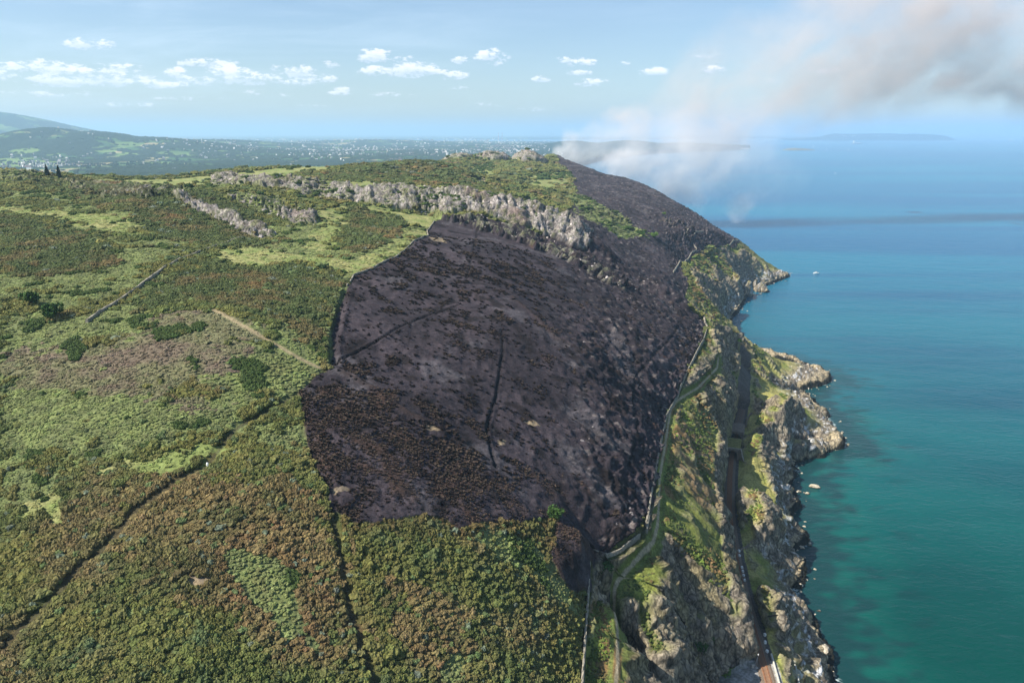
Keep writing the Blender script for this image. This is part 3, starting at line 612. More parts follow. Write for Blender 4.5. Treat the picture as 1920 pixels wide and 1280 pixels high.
SXm = rs[:, None]*us[None, :]; SYm = np.repeat(rs[:, None], 600, 1); SP = np.stack([SXm.ravel(), SYm.ravel()], 1)
front = np.array([[x, -60000.] for x in np.linspace(-130000, 90000, 600)]); SP = np.concatenate([front, SP])
dco = linedist(SP, cx, 75.)
sh = sstep(dco+noise(SP, 18, 81)*16, 50, 2)*sstep(SP[:, 1], 700, 380)
kelp = sstep(dco+noise(SP*np.array([1, 2.2]), 16, 83)*22+noise(SP, 5, 84)*6, 34, 12)
kelp = np.maximum(kelp, .9*sstep(noise(SP*np.array([1, 2.5]), 24, 87), .2, .5)*sstep(dco, 66, 30))*sstep(SP[:, 1], 800, 500)
sea_m = bpy.data.materials.new('sea_water'); sea_m.use_nodes = True; T = NT(sea_m.node_tree); b = sea_m.node_tree.nodes['Principled BSDF']
geo = T.n('ShaderNodeNewGeometry').outputs['Position']; sp = T.n('ShaderNodeSeparateXYZ', i_0=geo)
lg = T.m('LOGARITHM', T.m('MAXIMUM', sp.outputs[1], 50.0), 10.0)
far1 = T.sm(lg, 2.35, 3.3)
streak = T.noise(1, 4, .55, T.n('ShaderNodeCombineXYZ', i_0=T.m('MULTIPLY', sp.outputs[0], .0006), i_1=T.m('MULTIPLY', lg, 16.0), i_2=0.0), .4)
patch = T.noise(.006, 3, .5, geo)
cA = T.mix(T.sm(patch, .35, .65), rgb(3,60,54), rgb(5,76,66)); cB = T.mix(T.sm(streak, .38, .62), rgb(3,78,114), rgb(5,98,124))
cs = T.mix(far1, cA, cB)
cloud_shadow_band = T.m('MULTIPLY', T.sm(T.m('ABSOLUTE', T.m('SUBTRACT', T.m('ADD', lg, T.m('MULTIPLY', T.m('SUBTRACT', streak, .5), .12)), 3.13)), .05, .01), .08)  # cloud shadow lying across the far sea, painted into the water colour
cs = T.mix(cloud_shadow_band, cs, rgb(10,62,104))
cs = T.mix(T.m('MULTIPLY', T.n('ShaderNodeAttribute', attribute_name='shallow').outputs['Fac'], .6), cs, rgb(20,92,80))
cs = T.mix(T.m('MULTIPLY', T.n('ShaderNodeAttribute', attribute_name='kelp').outputs['Fac'], .8), cs, rgb(20,46,50))
so_ = T.n('ShaderNodeAttribute', attribute_name='shore').outputs['Fac']; fo = T.m('MULTIPLY', T.sm(T.m('ADD', so_, T.m('MULTIPLY', T.noise(.11, 3, .6, geo), -7.0)), .6, -1.6), T.sm(T.noise(.9, 4, .7, geo), .42, .6)); cs = T.mix(T.m('MULTIPLY', fo, .8), cs, rgb(200,212,208))
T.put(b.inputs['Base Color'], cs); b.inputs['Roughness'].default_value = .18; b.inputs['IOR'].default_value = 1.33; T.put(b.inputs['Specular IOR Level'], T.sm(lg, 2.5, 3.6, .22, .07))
wv = T.n('ShaderNodeMapping', i_0=geo); wv.inputs['Scale'].default_value = (.55, 1.0, 1); wv.inputs['Rotation'].default_value = (0, 0, .5)
wh = T.m('ADD', T.noise(.35, 4, .6, wv), T.m('MULTIPLY', T.noise(.05, 3, .5, wv), 2.2))
T.put(b.inputs['Normal'], T.n('ShaderNodeBump', i_Strength=.55, i_Distance=.9, i_Height=wh))
si = np.arange(801*600).reshape(801, 600)
SF = np.stack([si[:-1, :-1].ravel(), si[:-1, 1:].ravel(), si[1:, 1:].ravel(), si[1:, :-1].ravel()], 1)
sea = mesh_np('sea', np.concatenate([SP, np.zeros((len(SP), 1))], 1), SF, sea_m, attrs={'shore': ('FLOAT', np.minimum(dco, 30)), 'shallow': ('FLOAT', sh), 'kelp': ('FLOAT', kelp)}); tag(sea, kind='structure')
# ------------------------------------------------------------------ low country and hills beyond
fr = np.exp(np.linspace(math.log(2300), math.log(60000), 620)); fu = np.linspace(-1.25, .62, 900)
FP = np.stack([(fr[:, None]*fu[None, :]).ravel(), np.repeat(fr[:, None], 900, 1).ravel()], 1)
fcoast = [(160,2300),(160,2700)]+[W(x, y, z=0)[:2] for x, y in [(1085,312),(1120,302),(1160,295),(1200,290),(1260,286),(1320,283.5),(1370,281.5),(1402,280),(1408,277.5),(1395,276),(1340,274),(1250,272),(1150,270),(1060,268),(900,267),(700,266.5),(640,266),(640,263.5),(800,262.2),(1060,261.5),(1200,261),(1300,260.3),(1500,259.5),(1560,259.2),(1500,258),(1400,255.5)]]
land = inpoly(FP, [(-200000, 2000)]+fcoast+[(W(1400,255.3,z=0)[0], 90000), (-200000, 90000)])
fz = 22+fbm(FP, 1500, 4, 91)*22+FP[:, 1]*.0004
def hill(cxp, cyp, Y, zt, wx, wy, pw=2.0):
    X0 = W(cxp, 250, Y=Y)[0]; d = np.sqrt(((FP[:, 0]-X0)/wx)**2+((FP[:, 1]-Y)/wy)**2); return zt*np.exp(-d**pw)
for (px, py, Y, wx, wy) in [(-60,205,11000,1500,2500),(90,240,6200,420,900),(165,247,6300,620,1000),(250,257,6500,900,1000),(0,262,6000,600,900),(1075,265,9000,420,700),(1180,264,9200,500,700),(1280,268,9400,500,600),(380,262,9000,1200,1500),(700,262,12000,1600,1500)]:
    zt = W(px, py, Y=Y)[2]-30
    fz = np.maximum(fz, 24+hill(px, py, Y, zt, wx, wy))+0
fw = fbm(FP, 420, 4, 95); wood = sstep(fw+.35*noise(FP, 90, 96), -.28, -.1)
fld = sstep(-(FP[:, 0]+1600)/900, 0, 1)*sstep(FP[:, 1], 5600, 4200)
wood = np.clip(wood-fld*sstep(fw, .35, .2), 0, 1)
wood = np.where((FP[:, 0] > .02*FP[:, 1]) & (FP[:, 1] > 5000), np.maximum(wood, sstep(noise(FP, 300, 99), -.35, -.2)), wood)
fz2 = fz+wood*(9+8*np.abs(noise(FP, 28, 97))+5*noise(FP, 55, 98))*sstep(FP[:, 1], 16000, 9000)
fz2 = np.where(land, fz2, -30)
fm = bpy.data.materials.new('far_country'); fm.use_nodes = True; T = NT(fm.node_tree); b = fm.node_tree.nodes['Principled BSDF']
geo = T.n('ShaderNodeNewGeometry').outputs['Position']
vz = T.n('ShaderNodeTexVoronoi', i_Vector=T.vm('MULTIPLY', geo, (1, .8, 0)), i_Scale=.0045, i_Randomness=.7); vs = T.n('ShaderNodeSeparateColor', i_0=vz.outputs['Color'])
fc = T.mix(T.sm(vs.outputs[0], .3, .5), rgb(66,92,48), rgb(104,124,66)); fc = T.mix(T.sm(vs.outputs[1], .74, .8), fc, rgb(150,138,100)); fc = T.mix(T.sm(vs.outputs[2], .6, .8), fc, rgb(58,84,44))
wd = T.mix(T.noise(.03, 4, .6, geo), rgb(22,34,22), rgb(46,60,34))
wa = T.n('ShaderNodeAttribute', attribute_name='wood').outputs['Fac']
fcol = T.mix(T.sm(T.m('ADD', wa, T.m('MULTIPLY', T.m('SUBTRACT', T.noise(.02, 3, .6, geo), .5), .5)), .4, .55), fc, wd)
T.put(b.inputs['Base Color'], fcol); b.inputs['Roughness'].default_value = .95; b.inputs['Specular IOR Level'].default_value = .1
fi = np.arange(620*900).reshape(620, 900)
FF = np.stack([fi[:-1, :-1].ravel(), fi[:-1, 1:].ravel(), fi[1:, 1:].ravel(), fi[1:, :-1].ravel()], 1)
keepf = (fz2[FF] > -29).any(1); FF = FF[keepf]
farland = mesh_np('distant_country', np.concatenate([FP, fz2[:, None]], 1), FF, fm, attrs={'wood': ('FLOAT', wood)}); tag(farland, kind='structure')
# islands and the far peninsula
def island(name, pxs, Y, depth, c_, rough=6, seed=0):
    """pxs: (px, py of the top) silhouettes at distance Y; a heightfield island with its own depth"""
    n, m = 240, 40; xs = np.array([W(p, 250, Y=Y)[0] for p, _ in pxs]); zs = np.array([max(0, W(p, q, Y=Y)[2]) for p, q in pxs])
    X = np.linspace(xs[0]-20, xs[-1]+20, n); t = np.linspace(-1, 1, m); pr = np.interp(X, xs, zs)
    G = np.array([(x, Y+tt*depth*(.35+.65*min(1, p_/ (zs.max()+.1))), 0) for x, p_ in zip(X, pr) for tt in t])
    zz = (pr[:, None]*(1-np.abs(t[None, :])**1.7)).ravel(); zz = zz+fbm(G[:, :2], depth*.5, 3, seed)*rough*(zz > 1)-2.0*(zz <= 1)-1
    G[:, 2] = zz; ii = np.arange(n*m).reshape(n, m); f = np.stack([ii[:-1, :-1].ravel(), ii[1:, :-1].ravel(), ii[1:, 1:].ravel(), ii[:-1, 1:].ravel()], 1)
    return tag(mesh_np(name, G, f, simple(name, c_, .95, .1, .01 if depth > 300 else .05, .35)), kind='structure')
island('peninsula_hills', [(1470,260),(1500,260),(1520,258),(1540,256),(1555,252),(1565,249.8),(1580,251),(1600,251),(1620,250.5),(1650,250),(1690,251),(1720,251),(1750,252),(1768,254),(1780,259),(1784,264)], 23000, 900, rgb(36,46,30), 6, 3)
island('distant_island', [(1805,256),(1820,252.5),(1835,251.5),(1855,251.5),(1870,252.8),(1880,255)], 42000, 900, rgb(80,92,70), 4, 5)
island('low_island', [(1470,281),(1480,278.5),(1490,277.5),(1503,278),(1515,279),(1530,280.5),(1533,282)], 9300, 60, rgb(120,112,84), 2, 7)
# ------------------------------------------------------------------ scrub, rocks: scattered cover
import bmesh
def veg_mat(name, rough=.9):
    m = bpy.data.materials.new(name); m.use_nodes = True; T = NT(m.node_tree); b = m.node_tree.nodes['Principled BSDF']
    a = T.n('ShaderNodeAttribute', attribute_name='tint', attribute_type='INSTANCER'); tcx = T.n('ShaderNodeTexCoord').outputs['Object']
    f1 = T.noise(3.0, 2, .6, tcx)
    cc = T.vm('SCALE', a.outputs['Color']); T.put(cc.node.inputs[3], T.sm(f1, .3, .7, .68, 1.35))
    T.put(b.inputs['Base Color'], cc); b.inputs['Roughness'].default_value = rough; b.inputs['Specular IOR Level'].default_value = .12
    return m
M['scrub'] = veg_mat('scrub_foliage'); M['boulder'] = veg_mat('weathered_rock', .85)
def proto(kind, seed):
    """a unit-sized clump: 'bush' lobed crown, 'tuft' low leafy mound, 'char' burnt stems, 'rock' angular block"""
    r = random.Random(seed); bm = bmesh.new(); g = np.random.default_rng(seed)
    if kind in ('bush', 'tuft'):
        nl = 9 if kind == 'bush' else 6
        for k in range(nl):
            a = r.uniform(0, 6.28); d = 0 if k == 0 else r.uniform(.15, .52)
            s = r.uniform(.13, .34) if k else .36
            res_ = bmesh.ops.create_icosphere(bm, subdivisions=2, radius=s)
            for v in res_['verts']:
                q = v.co.copy(); f = 1+g.uniform(-.34, .38); q *= f; q.z = q.z*(.85 if kind == 'bush' else .55)+.3*(.85 if kind == 'bush' else .4)
                v.co = q+Vector((math.cos(a)*d, math.sin(a)*d, r.uniform(-.15, .12)))
    elif kind == 'char':
        for k in range(26):
            a = r.uniform(0, 6.28); d = r.uniform(0, .4); h = r.uniform(.3, .75); b0 = Vector((math.cos(a)*d*.5, math.sin(a)*d*.5, -.05)); t = Vector((math.cos(a)*(d+.2), math.sin(a)*(d+.2), h)); s_ = Vector((-math.sin(a), math.cos(a), 0))*.07
            vs = [bm.verts.new(b0-s_), bm.verts.new(b0+s_), bm.verts.new(t+s_*1.2), bm.verts.new(t-s_*1.2)]; bm.faces.new(vs)
        res_ = bmesh.ops.create_icosphere(bm, subdivisions=2, radius=.42)
        for v in res_['verts']: v.co *= 1+g.uniform(-.35, .3); v.co.z = v.co.z*.6+.1
    else:
        res_ = bmesh.ops.create_icosphere(bm, subdivisions=2, radius=.55)
        pl = [(Vector(g.normal(size=3)).normalized(), r.uniform(.26, .42)) for _ in range(9)]
        for v in res_['verts']:
            for n_, d_ in pl:
                k = v.co.dot(n_)
                if k > d_: v.co -= n_*(k-d_)
            v.co *= 1+g.uniform(-.04, .04)
    me = bpy.data.meshes.new(kind); bm.to_mesh(me); bm.free(); me.materials.append(M['boulder' if kind == 'rock' else 'scrub'])
    return bpy.data.objects.new(kind, me)
def proto_coll(name, kind, n):
    cc = bpy.data.collections.new(name)
    for i in range(n): cc.objects.link(proto(kind, 100*len(kind)+i))
    return cc
PC = {'bush': proto_coll('bush_kinds', 'bush', 5), 'tuft': proto_coll('tuft_kinds', 'tuft', 4), 'char': proto_coll('char_kinds', 'char', 4), 'rock': proto_coll('rock_kinds', 'rock', 6)}
def scatter(name, pts, scl, tint, coll, tilt=.15, kind='stuff', rots=None, pcount=5):
    pts = np.asarray(pts, np.float32); n = len(pts)
    me = bpy.data.meshes.new(name); me.vertices.add(n); me.vertices.foreach_set('co', pts.ravel())
    for nm, ty, arr in (('scl', 'FLOAT_VECTOR', scl), ('tint', 'FLOAT_COLOR', np.concatenate([np.clip(tint, 0, 1), np.ones((n, 1))], 1)), ('rot', 'FLOAT_VECTOR', rots if rots is not None else np.stack([rng.uniform(-tilt, tilt, n), rng.uniform(-tilt, tilt, n), rng.uniform(0, 6.28, n)], 1))):
        a = me.attributes.new(nm, ty, 'POINT'); a.data.foreach_set('color' if ty == 'FLOAT_COLOR' else 'vector', np.asarray(arr, np.float32).ravel())
    o = bpy.data.objects.new(name, me); col.objects.link(o)
    ng = bpy.data.node_groups.new(name+'_scatter', 'GeometryNodeTree')
    ng.interface.new_socket('Geometry', in_out='INPUT', socket_type='NodeSocketGeometry'); ng.interface.new_socket('Geometry', in_out='OUTPUT', socket_type='NodeSocketGeometry')
    gi = ng.nodes.new('NodeGroupInput'); go = ng.nodes.new('NodeGroupOutput'); ip = ng.nodes.new('GeometryNodeInstanceOnPoints'); ci = ng.nodes.new('GeometryNodeCollectionInfo')
    ci.inputs[0].default_value = coll; ci.inputs[1].default_value = True; ci.inputs[2].default_value = True
    ip.inputs['Pick Instance'].default_value = True
    ri = ng.nodes.new('FunctionNodeRandomValue'); ri.data_type = 'INT'; ri.inputs[4].default_value = 0; ri.inputs[5].default_value = pcount-1
    def at(nm): a = ng.nodes.new('GeometryNodeInputNamedAttribute'); a.data_type = 'FLOAT_VECTOR'; a.inputs[0].default_value = nm; return a.outputs[0]
    L = ng.links.new; L(gi.outputs[0], ip.inputs['Points']); L(ci.outputs[0], ip.inputs['Instance']); L(ri.outputs[2], ip.inputs['Instance Index']); L(at('rot'), ip.inputs['Rotation']); L(at('scl'), ip.inputs['Scale']); L(ip.outputs[0], go.inputs[0])
    md = o.modifiers.new('scatter', 'NODES'); md.node_group = ng
    return tag(o, kind=kind)
def jgrid(y0, y1, s, x0=None, x1=None):
    xa = -(.74*y1+25) if x0 is None else x0; xb = 300 if x1 is None else x1
    X, Y = np.meshgrid(np.arange(xa, xb, s), np.arange(y0, y1, s)); Q = np.stack([X.ravel(), Y.ravel()], 1)+rng.uniform(-.5, .5, (X.size, 2))*s
    return Q[(np.abs(Q[:, 0]) < .74*Q[:, 1]+30)]
def slope_at(Q, e=2.0):
    gx = (hz(Q+[e, 0])-hz(Q-[e, 0]))/(2*e); gy = (hz(Q+[0, e])-hz(Q-[0, e]))/(2*e); return gx, gy, 1-1/np.sqrt(1+gx*gx+gy*gy)
bush, tuft, char = [], [], []
for (y0, y1, s) in ((95, 200, .78), (200, 310, 1.0), (310, 460, 1.4), (460, 760, 2.3), (760, 1150, 4.0), (1150, 1560, 5.5)):
    Q = jgrid(y0, y1, s); Q = Q[hz(Q) > 6]
    gx, gy, sl = slope_at(Q); cl = classes(Q, sl)
    pm = np.minimum(linedist(Q, np.array(PATHL), 4), linedist(Q, np.array(PATH2), 4)); rm = linedist(Q, np.array(RAIL), 9); wm = linedist(Q, np.array(WALL), 3)
    tk = np.full(len(Q), 5., np.float32)
    for k in ('track_a', 'track_b'): tk = np.minimum(tk, linedist(Q, np.array(FIELD_LINES[k]), 5)*1.0)
    tk = np.minimum(tk, linedist(Q, np.array(FIELD_LINES['lane']), 5)*.7); tk = np.minimum(tk, linedist(Q, np.array(FIELD_LINES['ditch']), 5)*.6)
    zq = hz(Q); sea_ = cl['seaside']
    yd = inpoly(Q, YARD)
    singe = cl['singed']
    free = (pm > 1.3) & (rm > 6) & (wm > 1.0) & ~yd & (tk > 1.1+.15*noise(Q, 5, 231)) & ~cl['bare']
    tint = cover_colour(Q, cl, sl, zq, None); dkk = sstep(noise(Q, 11, 221)+.5*noise(Q, 4, 222), .12, .4)*(.4 if y0 < 300 else .5); tint = lerp(tint, LC(60,72,42), dkk*(cl['gorse'])); tint = lerp(tint, LC(92,68,46), singe*.75*rng.uniform(.3, 1, len(Q)))
    jit = np.exp(rng.normal(0, .11, (len(Q), 1)))*np.exp(rng.normal(0, .03, (len(Q), 3)))
    n9 = fbm(Q, 16, 3, 201); u = rng.uniform(0, 1, len(Q))
    # gorse on open hill
    g = free & ~sea_ & cl['gorse'] & ~cl['scree'] & (u < .93+.1*n9)
    lump = fbm(Q, 6.5, 2, 211); hgt_ = np.clip(.8+.5*n9+.75*lump+.12*rng.normal(size=len(Q)), .2, 1.6)
    pale = rng.uniform(0, 1, len(Q)) < .025*sstep(cl['n1'], -.4, .2); tg = tint.copy(); tg[pale] = LC(102, 110, 90); jade = rng.uniform(0, 1, len(Q)) < .04; tg[jade] = LC(92,104,64)
    for m_, arr, k in ((g, bush, 1.0),):
        sz = s*1.45*np.exp(rng.normal(0, .28, m_.sum())); sz *= np.where(rng.uniform(0, 1, len(sz)) < .03, 1.4, 1)
        arr.append((Q[m_], np.stack([sz, sz, (.75*sz*.6+hgt_[m_]*.9)], 1), (tg*jit)[m_]))
    # bracken and rank grass: low tufts; scattered dark bushes in them
    b_ = free & ~sea_ & ((cl['bracken'] | cl['heath']) & (u < .75) | cl['grass'] & (u < .3) & (Q[:, 1] < 420))
    sz = s*1.3*np.ones(b_.sum()); tuft.append((Q[b_], np.stack([sz, sz, .55+.5*rng.uniform(0, 1, b_.sum())], 1)*np.exp(rng.normal(0, .2, (b_.sum(), 1))), (tint*jit*1.05)[b_]))
    lone = free & ~sea_ & (cl['bracken'] | cl['heath'] | cl['grass']) & (n9+.35*noise(Q, 5, 205) > np.where(cl['grass'], .78 if y0 < 900 else .25, .42))
    sz = s*(1.3+.6*rng.uniform(0, 1, lone.sum())); bush.append((Q[lone], np.stack([sz, sz, sz*.55+.6], 1), (np.broadcast_to(LC(64,78,40), tint.shape)*jit)[lone]))
    # slope above the railway
    sv = free & sea_ & (sl < .42) & (zq > 24) & (u < .8+.3*n9) & (pm < 400)
    dry = noise(Q, 12, 207)+.6*noise(Q, 4, 208)
    ts = lerp(LC(82,94,48), LC(116,96,64), sstep(dry, -.1, .4)); ts = lerp(ts, LC(110,128,56), sstep(noise(Q, 9, 209), .3, .6))
    lowr = sstep(pm, 1.3, 5.0); sz = s*(.9+.5*rng.uniform(0, 1, sv.sum()))
    keep2 = sv & (rng.uniform(0, 1, len(Q)) < np.where(dry > .55, .25, .9))*(zq > 26); sz = s*(.9+.5*rng.uniform(0, 1, keep2.sum()))
    bush.append((Q[keep2], np.stack([sz, sz, sz*.5+.55*lowr[keep2]], 1)*(.55+.45*lowr[keep2])[:, None], (ts*jit)[keep2]))
    # burnt ground: what is left of the scrub
    bc_ = fbm(Q, 9, 3, 55)+.5*noise(Q, 60, 56)+.45*sstep(Q[:, 1], 250, 185)
    bu = ~sea_ & cl['burn'] & (zq > 30) & (u < sstep(bc_, .05, .55)*.85+.05) & (y0 < 460)
    sz = s*(.9+.6*rng.uniform(0, 1, bu.sum())); cb = lerp(LC(34,28,27), LC(80,68,58), np.clip(sstep(bc_, .2, .7)*rng.uniform(.3, 1.2, len(Q)), 0, 1))
    char.append((Q[bu], np.stack([sz, sz, sz*.45+.25], 1), cb[bu]*jit[bu]))
def emit(name, lst, coll, n, sink=.1, **k):
    Q = np.concatenate([a for a, _, _ in lst]); S_ = np.concatenate([a for _, a, _ in lst]); C_ = np.concatenate([a for _, _, a in lst])
    z_ = surf(Q)-sink; return scatter(name, np.concatenate([Q, z_[:, None]], 1), S_, C_, PC[coll], pcount=n, **k), len(Q)
print('veg', emit('gorse_scrub', bush, 'bush', 5, .12)[1], emit('bracken_cover', tuft, 'tuft', 4)[1], emit('charred_scrub', char, 'char', 4)[1])
# rocks of the crest, of the outcrops, strewn on the burnt slope and along the shore
def along(Tl, Fl, n, s0, s1, spread=(0, 1)):
    T_ = dens(Tl, 3); F_ = dens(Fl, 3); k = rng.uniform(0, 1, n); v = rng.uniform(*spread, n)
    a = np.stack([np.interp(k*(len(T_)-1), np.arange(len(T_)), T_[:, i]) for i in (0, 1)], 1); b_ = np.stack([np.interp(k*(len(F_)-1), np.arange(len(F_)), F_[:, i]) for i in (0, 1)], 1)
    Q = a+(b_-a)*v[:, None]+rng.normal(0, 1.0, (n, 2)); s_ = np.exp(rng.uniform(math.log(s0), math.log(s1), n)); return Q, s_
RQ, RS, RT, RV = [], [], [], []
def addr(Q, s_, c0, c1, vert=1.0):
    RQ.append(Q); RS.append(np.stack([s_*rng.uniform(.7, 1.3, len(s_)), s_*rng.uniform(.7, 1.3, len(s_)), s_*vert*rng.uniform(.7, 1.4, len(s_))], 1)); t = rng.uniform(0, 1, len(s_)); RT.append(lerp(LC(*c0), LC(*c1), t))
for args in ((CRT[:10], CRF[:10], 420, .8, 2.4, (-.15, 1.0)), (CRT[:10], CRF[:10], 110, 3, 6, (0, .8)), (CRT[8:18], CRF[8:18], 420, .9, 2.6, (-.1, .95)), (CRT[8:17], CRF[8:17], 170, 3.5, 8, (-.05, .7))):
    Q, s_ = along(*args[:5], args[5]); kp = noise(Q, 9, 501)+rng.uniform(-.3, .3, len(Q)) > -.15; Q = Q[kp]; s_ = s_[kp]; addr(Q, s_, (126,117,109) if args[3] < 2 else (116,107,100), (180,170,164) if args[3] < 2 else (154,145,138), 1.1 if args[3] < 2 else .75)
for (a, b_) in ((O1T, O1F), (O2T, O2F)):
    Q, s_ = along(a, b_, 260, .9, 4.5, (-.3, 1.1)); kp = noise(Q, 14, 503)+rng.uniform(-.2, .2, len(Q)) > -.05; Q = Q[kp]; s_ = s_[kp]; addr(Q, s_, (110,102,96), (158,150,144), 1.1)
Q = jgrid(340, 560, 2.2, -260, 170); k = classes(Q, slope_at(Q)[2]); m_ = k['scree'] & (rng.uniform(0, 1, len(Q)) < .3+.5*noise(Q, 12, 301)); addr(Q[m_], np.exp(rng.uniform(-.3, 1.0, m_.sum())), (110,102,96), (160,152,146), .7)
Q = jgrid(160, 560, 1.9, -40, 150); k = classes(Q, slope_at(Q)[2]); pr_ = sstep(noise(Q, 90, 61)+(Q[:, 0]-10)/90, .1, 1.2)*(.12+.5*np.clip(noise(Q, 14, 305), 0, 1)); m_ = k['burn'] & (rng.uniform(0, 1, len(Q)) < pr_); addr(Q[m_], np.exp(rng.uniform(-.9, .75, m_.sum())), (66,60,62), (146,138,134), .75)
L = dens(COAST[2:60], 1.2); Q = L[:, :2]+rng.normal(0, 2.2, (len(L), 2)); m_ = Q[:, 1] < 1150; Q = Q[m_]; addr(Q, np.exp(rng.uniform(-.3, 1.25, len(Q)))*(1+Q[:, 1]/1500), (92,84,72), (178,168,150), .8)
L = dens(soff(COAST[2:60], -5), 1.6); Q = L[:, :2]+rng.normal(0, 3, (len(L), 2)); m_ = Q[:, 1] < 1150; Q = Q[m_]; kp = rng.uniform(0, 1, len(Q)) < .3; Q = Q[kp]; addr(Q, np.exp(rng.uniform(.0, 1.4, len(Q))), (104,98,90), (190,184,176), .8)
Q = jgrid(1350, 1600, 2.6, -160, 90); d_ = np.minimum(np.hypot(Q[:, 0]+37, (Q[:, 1]-1500)*.6)/36, np.hypot(Q[:, 0]-31, (Q[:, 1]-1480)*.6)/36); m_ = (d_ < 1) & (rng.uniform(0, 1, len(Q)) < .5); addr(Q[m_], np.exp(rng.uniform(.5, 1.9, m_.sum())), (132,116,106), (184,166,156), .9)
L = dens(soff(COAST[2:60], 4), 2.2); Q = L[:, :2]+rng.normal(0, 3.5, (len(L), 2)); m_ = (Q[:, 1] < 1150) & (rng.uniform(0, 1, len(Q)) < .4); Q = Q[m_]; addr(Q, np.exp(rng.uniform(.1, 1.1, len(Q))), (120,108,88), (190,178,156), .8); NSEA = len(Q)
Q = np.concatenate(RQ); ZQ = surf(Q); ZQ[-NSEA:] = -.1; S_ = np.concatenate(RS); C_ = np.concatenate(RT)
print('rocks', len(Q)); n = len(Q)
scatter('loose_rocks', np.concatenate([Q, (ZQ-S_[:, 2]*np.where(S_[:, 0] > 3.2, .36, .2))[:, None]], 1), S_, C_*np.exp(rng.normal(0, .12, (n, 1))), PC['rock'], pcount=6, rots=np.stack([rng.uniform(-.4, .4, n), rng.uniform(-.4, .4, n), rng.uniform(0, 6.28, n)], 1))
# ------------------------------------------------------------------ walls
M['stone'] = simple('dry_stone', rgb(138,131,116), .95, .1, 1.2, .35, .6); M['stone_dark'] = simple('weathered_masonry', rgb(120,106,92), .95, .1, .9, .3, .6)
M['concrete'] = simple('pale_concrete', rgb(186,182,170), .9, .2, 1.5, .15, .2); M['white'] = simple('white_paint', rgb(225,224,218), .6, .4); M['dark'] = simple('tunnel_dark', rgb(26,24,24), 1, 0)
M['rust'] = simple('rusty_steel', rgb(132,84,56), .7, .3, 3, .2); M['sleeper'] = simple('rust_stained_sleeper', rgb(150,112,84), .95, .1, 3, .3); M['ballast'] = simple('ballast_stone', rgb(116,102,88), 1, .1, 4, .35, .8)
M['turf'] = simple('dry_turf', rgb(118,114,66), 1, .05, .8, .3, .8); M['steel'] = simple('galvanised_steel', rgb(160,162,162), .5, .5, metallic=.3); M['hull'] = simple('dark_hull', rgb(50,60,78), .6, .3)
def wall(pts, label, w_=.7, h=1.3, mat='stone', name='stone_wall', group=None, step=1.4, sink=.5, rough=.16, onsurf=True, cat='wall'):
    L = dens([tuple(p) for p in pts], step); T_ = np.gradient(L[:, :2], axis=0); T_ /= np.linalg.norm(T_, axis=1)[:, None]+1e-9; R = np.stack([T_[:, 1], -T_[:, 0]], 1)
    zs = surf(L[:, :2]) if onsurf else L[:, 2]
    if onsurf: zs = np.convolve(np.pad(zs, 2, mode='edge'), np.ones(5)/5, 'valid')
    n = len(L); mb = MB(); org = np.array([L[:, 0].mean(), L[:, 1].mean(), zs.mean()])
    prof = [(-.5, -sink), (-.46, h*.5), (-.36, h*.93), (0, h*1.04), (.36, h*.93), (.46, h*.5), (.5, -sink)]
    for i in range(n):
        for (a, b_) in prof:
            j = rng.uniform(-rough, rough); mb.v.append((L[i, 0]+R[i, 0]*w_*(a+j*.4)-org[0], L[i, 1]+R[i, 1]*w_*(a+j*.4)-org[1], zs[i]+b_+(j if b_ > 0 else 0)-org[2]))
    k = len(prof)
    for i in range(n-1):
        for q in range(k-1): mb.f.append((i*k+q, i*k+q+1, (i+1)*k+q+1, (i+1)*k+q))
    mb.f.append(tuple(range(k))[::-1]); mb.f.append(tuple((n-1)*k+q for q in range(k)))
    o = mb.build(name, M[mat]); o.location = org; return tag(o, label, cat, group)
G_W = 'dry stone walls on the headland'
wall(WALL[8:], 'long dry stone wall between the burnt slope and the green cliff path strip', .85, 1.75, rough=.2, group=G_W)
wall(WALL[:8], 'stone wall with a corner below the burnt slope at the lower cliff path', .75, 1.5, rough=.25, group=G_W)
wall(hit([(1217,974),(1212,1002)]), 'short upright stone wall stub beside the corner of the lower wall', .8, 1.6, group=G_W)
wall(hit([(163,606),(200,580),(255,545),(290,520),(330,492),(380,472),(420,460),(458,446)]), 'pale field wall climbing through bracken on the left hillside', .9, 1.1, group=G_W)
wall(hit([(650,538),(665,519),(690,512),(715,499),(745,486),(775,459),(790,452),(803,445),(801,432),(815,414)]), 'winding pale wall on the upper left edge of the burnt slope below bright grass', .7, .8, group=G_W)
wall(hit([(852,321),(880,332),(915,348),(948,362)]), 'thin wall running down the green mound on the skyline', 1.0, 1.2, group=G_W)
wall(hit([(1262,514),(1285,492),(1306,472)]), 'wall beside grass strip on the far burnt headland, lower stretch', 1.3, 1.8, group=G_W)
wall(hit([(1306,472),(1296,455),(1286,442)]), 'wall climbing away from the bend on the far burnt headland', 1.3, 1.8, group=G_W)
wall(hit([(1286,442),(1305,438),(1318,438)]), 'short level wall at the top of the far burnt headland enclosure', 1.3, 1.8, group=G_W)
wall(hit([(1362,464),(1370,460),(1384,453)]), 'wall on the seaward brow of the far burnt headland', 1.3, 2.0, group=G_W)
wall([(p[0], p[1], 0) for p in LZ([(1327,612,71),(1322,600,72),(1318,585,73),(1308,566,74),(1302,556,75)])], 'pale curved wall at the end of the rocky rib above the second cove', 1.3, 1.6, group=G_W)
wall(LZ([(1410,1010,22.5),(1398,1024,22),(1386,1034,22)]), 'low stone wall beside the railway between two grassy rock mounds', .6, 1.0, 'stone_dark')
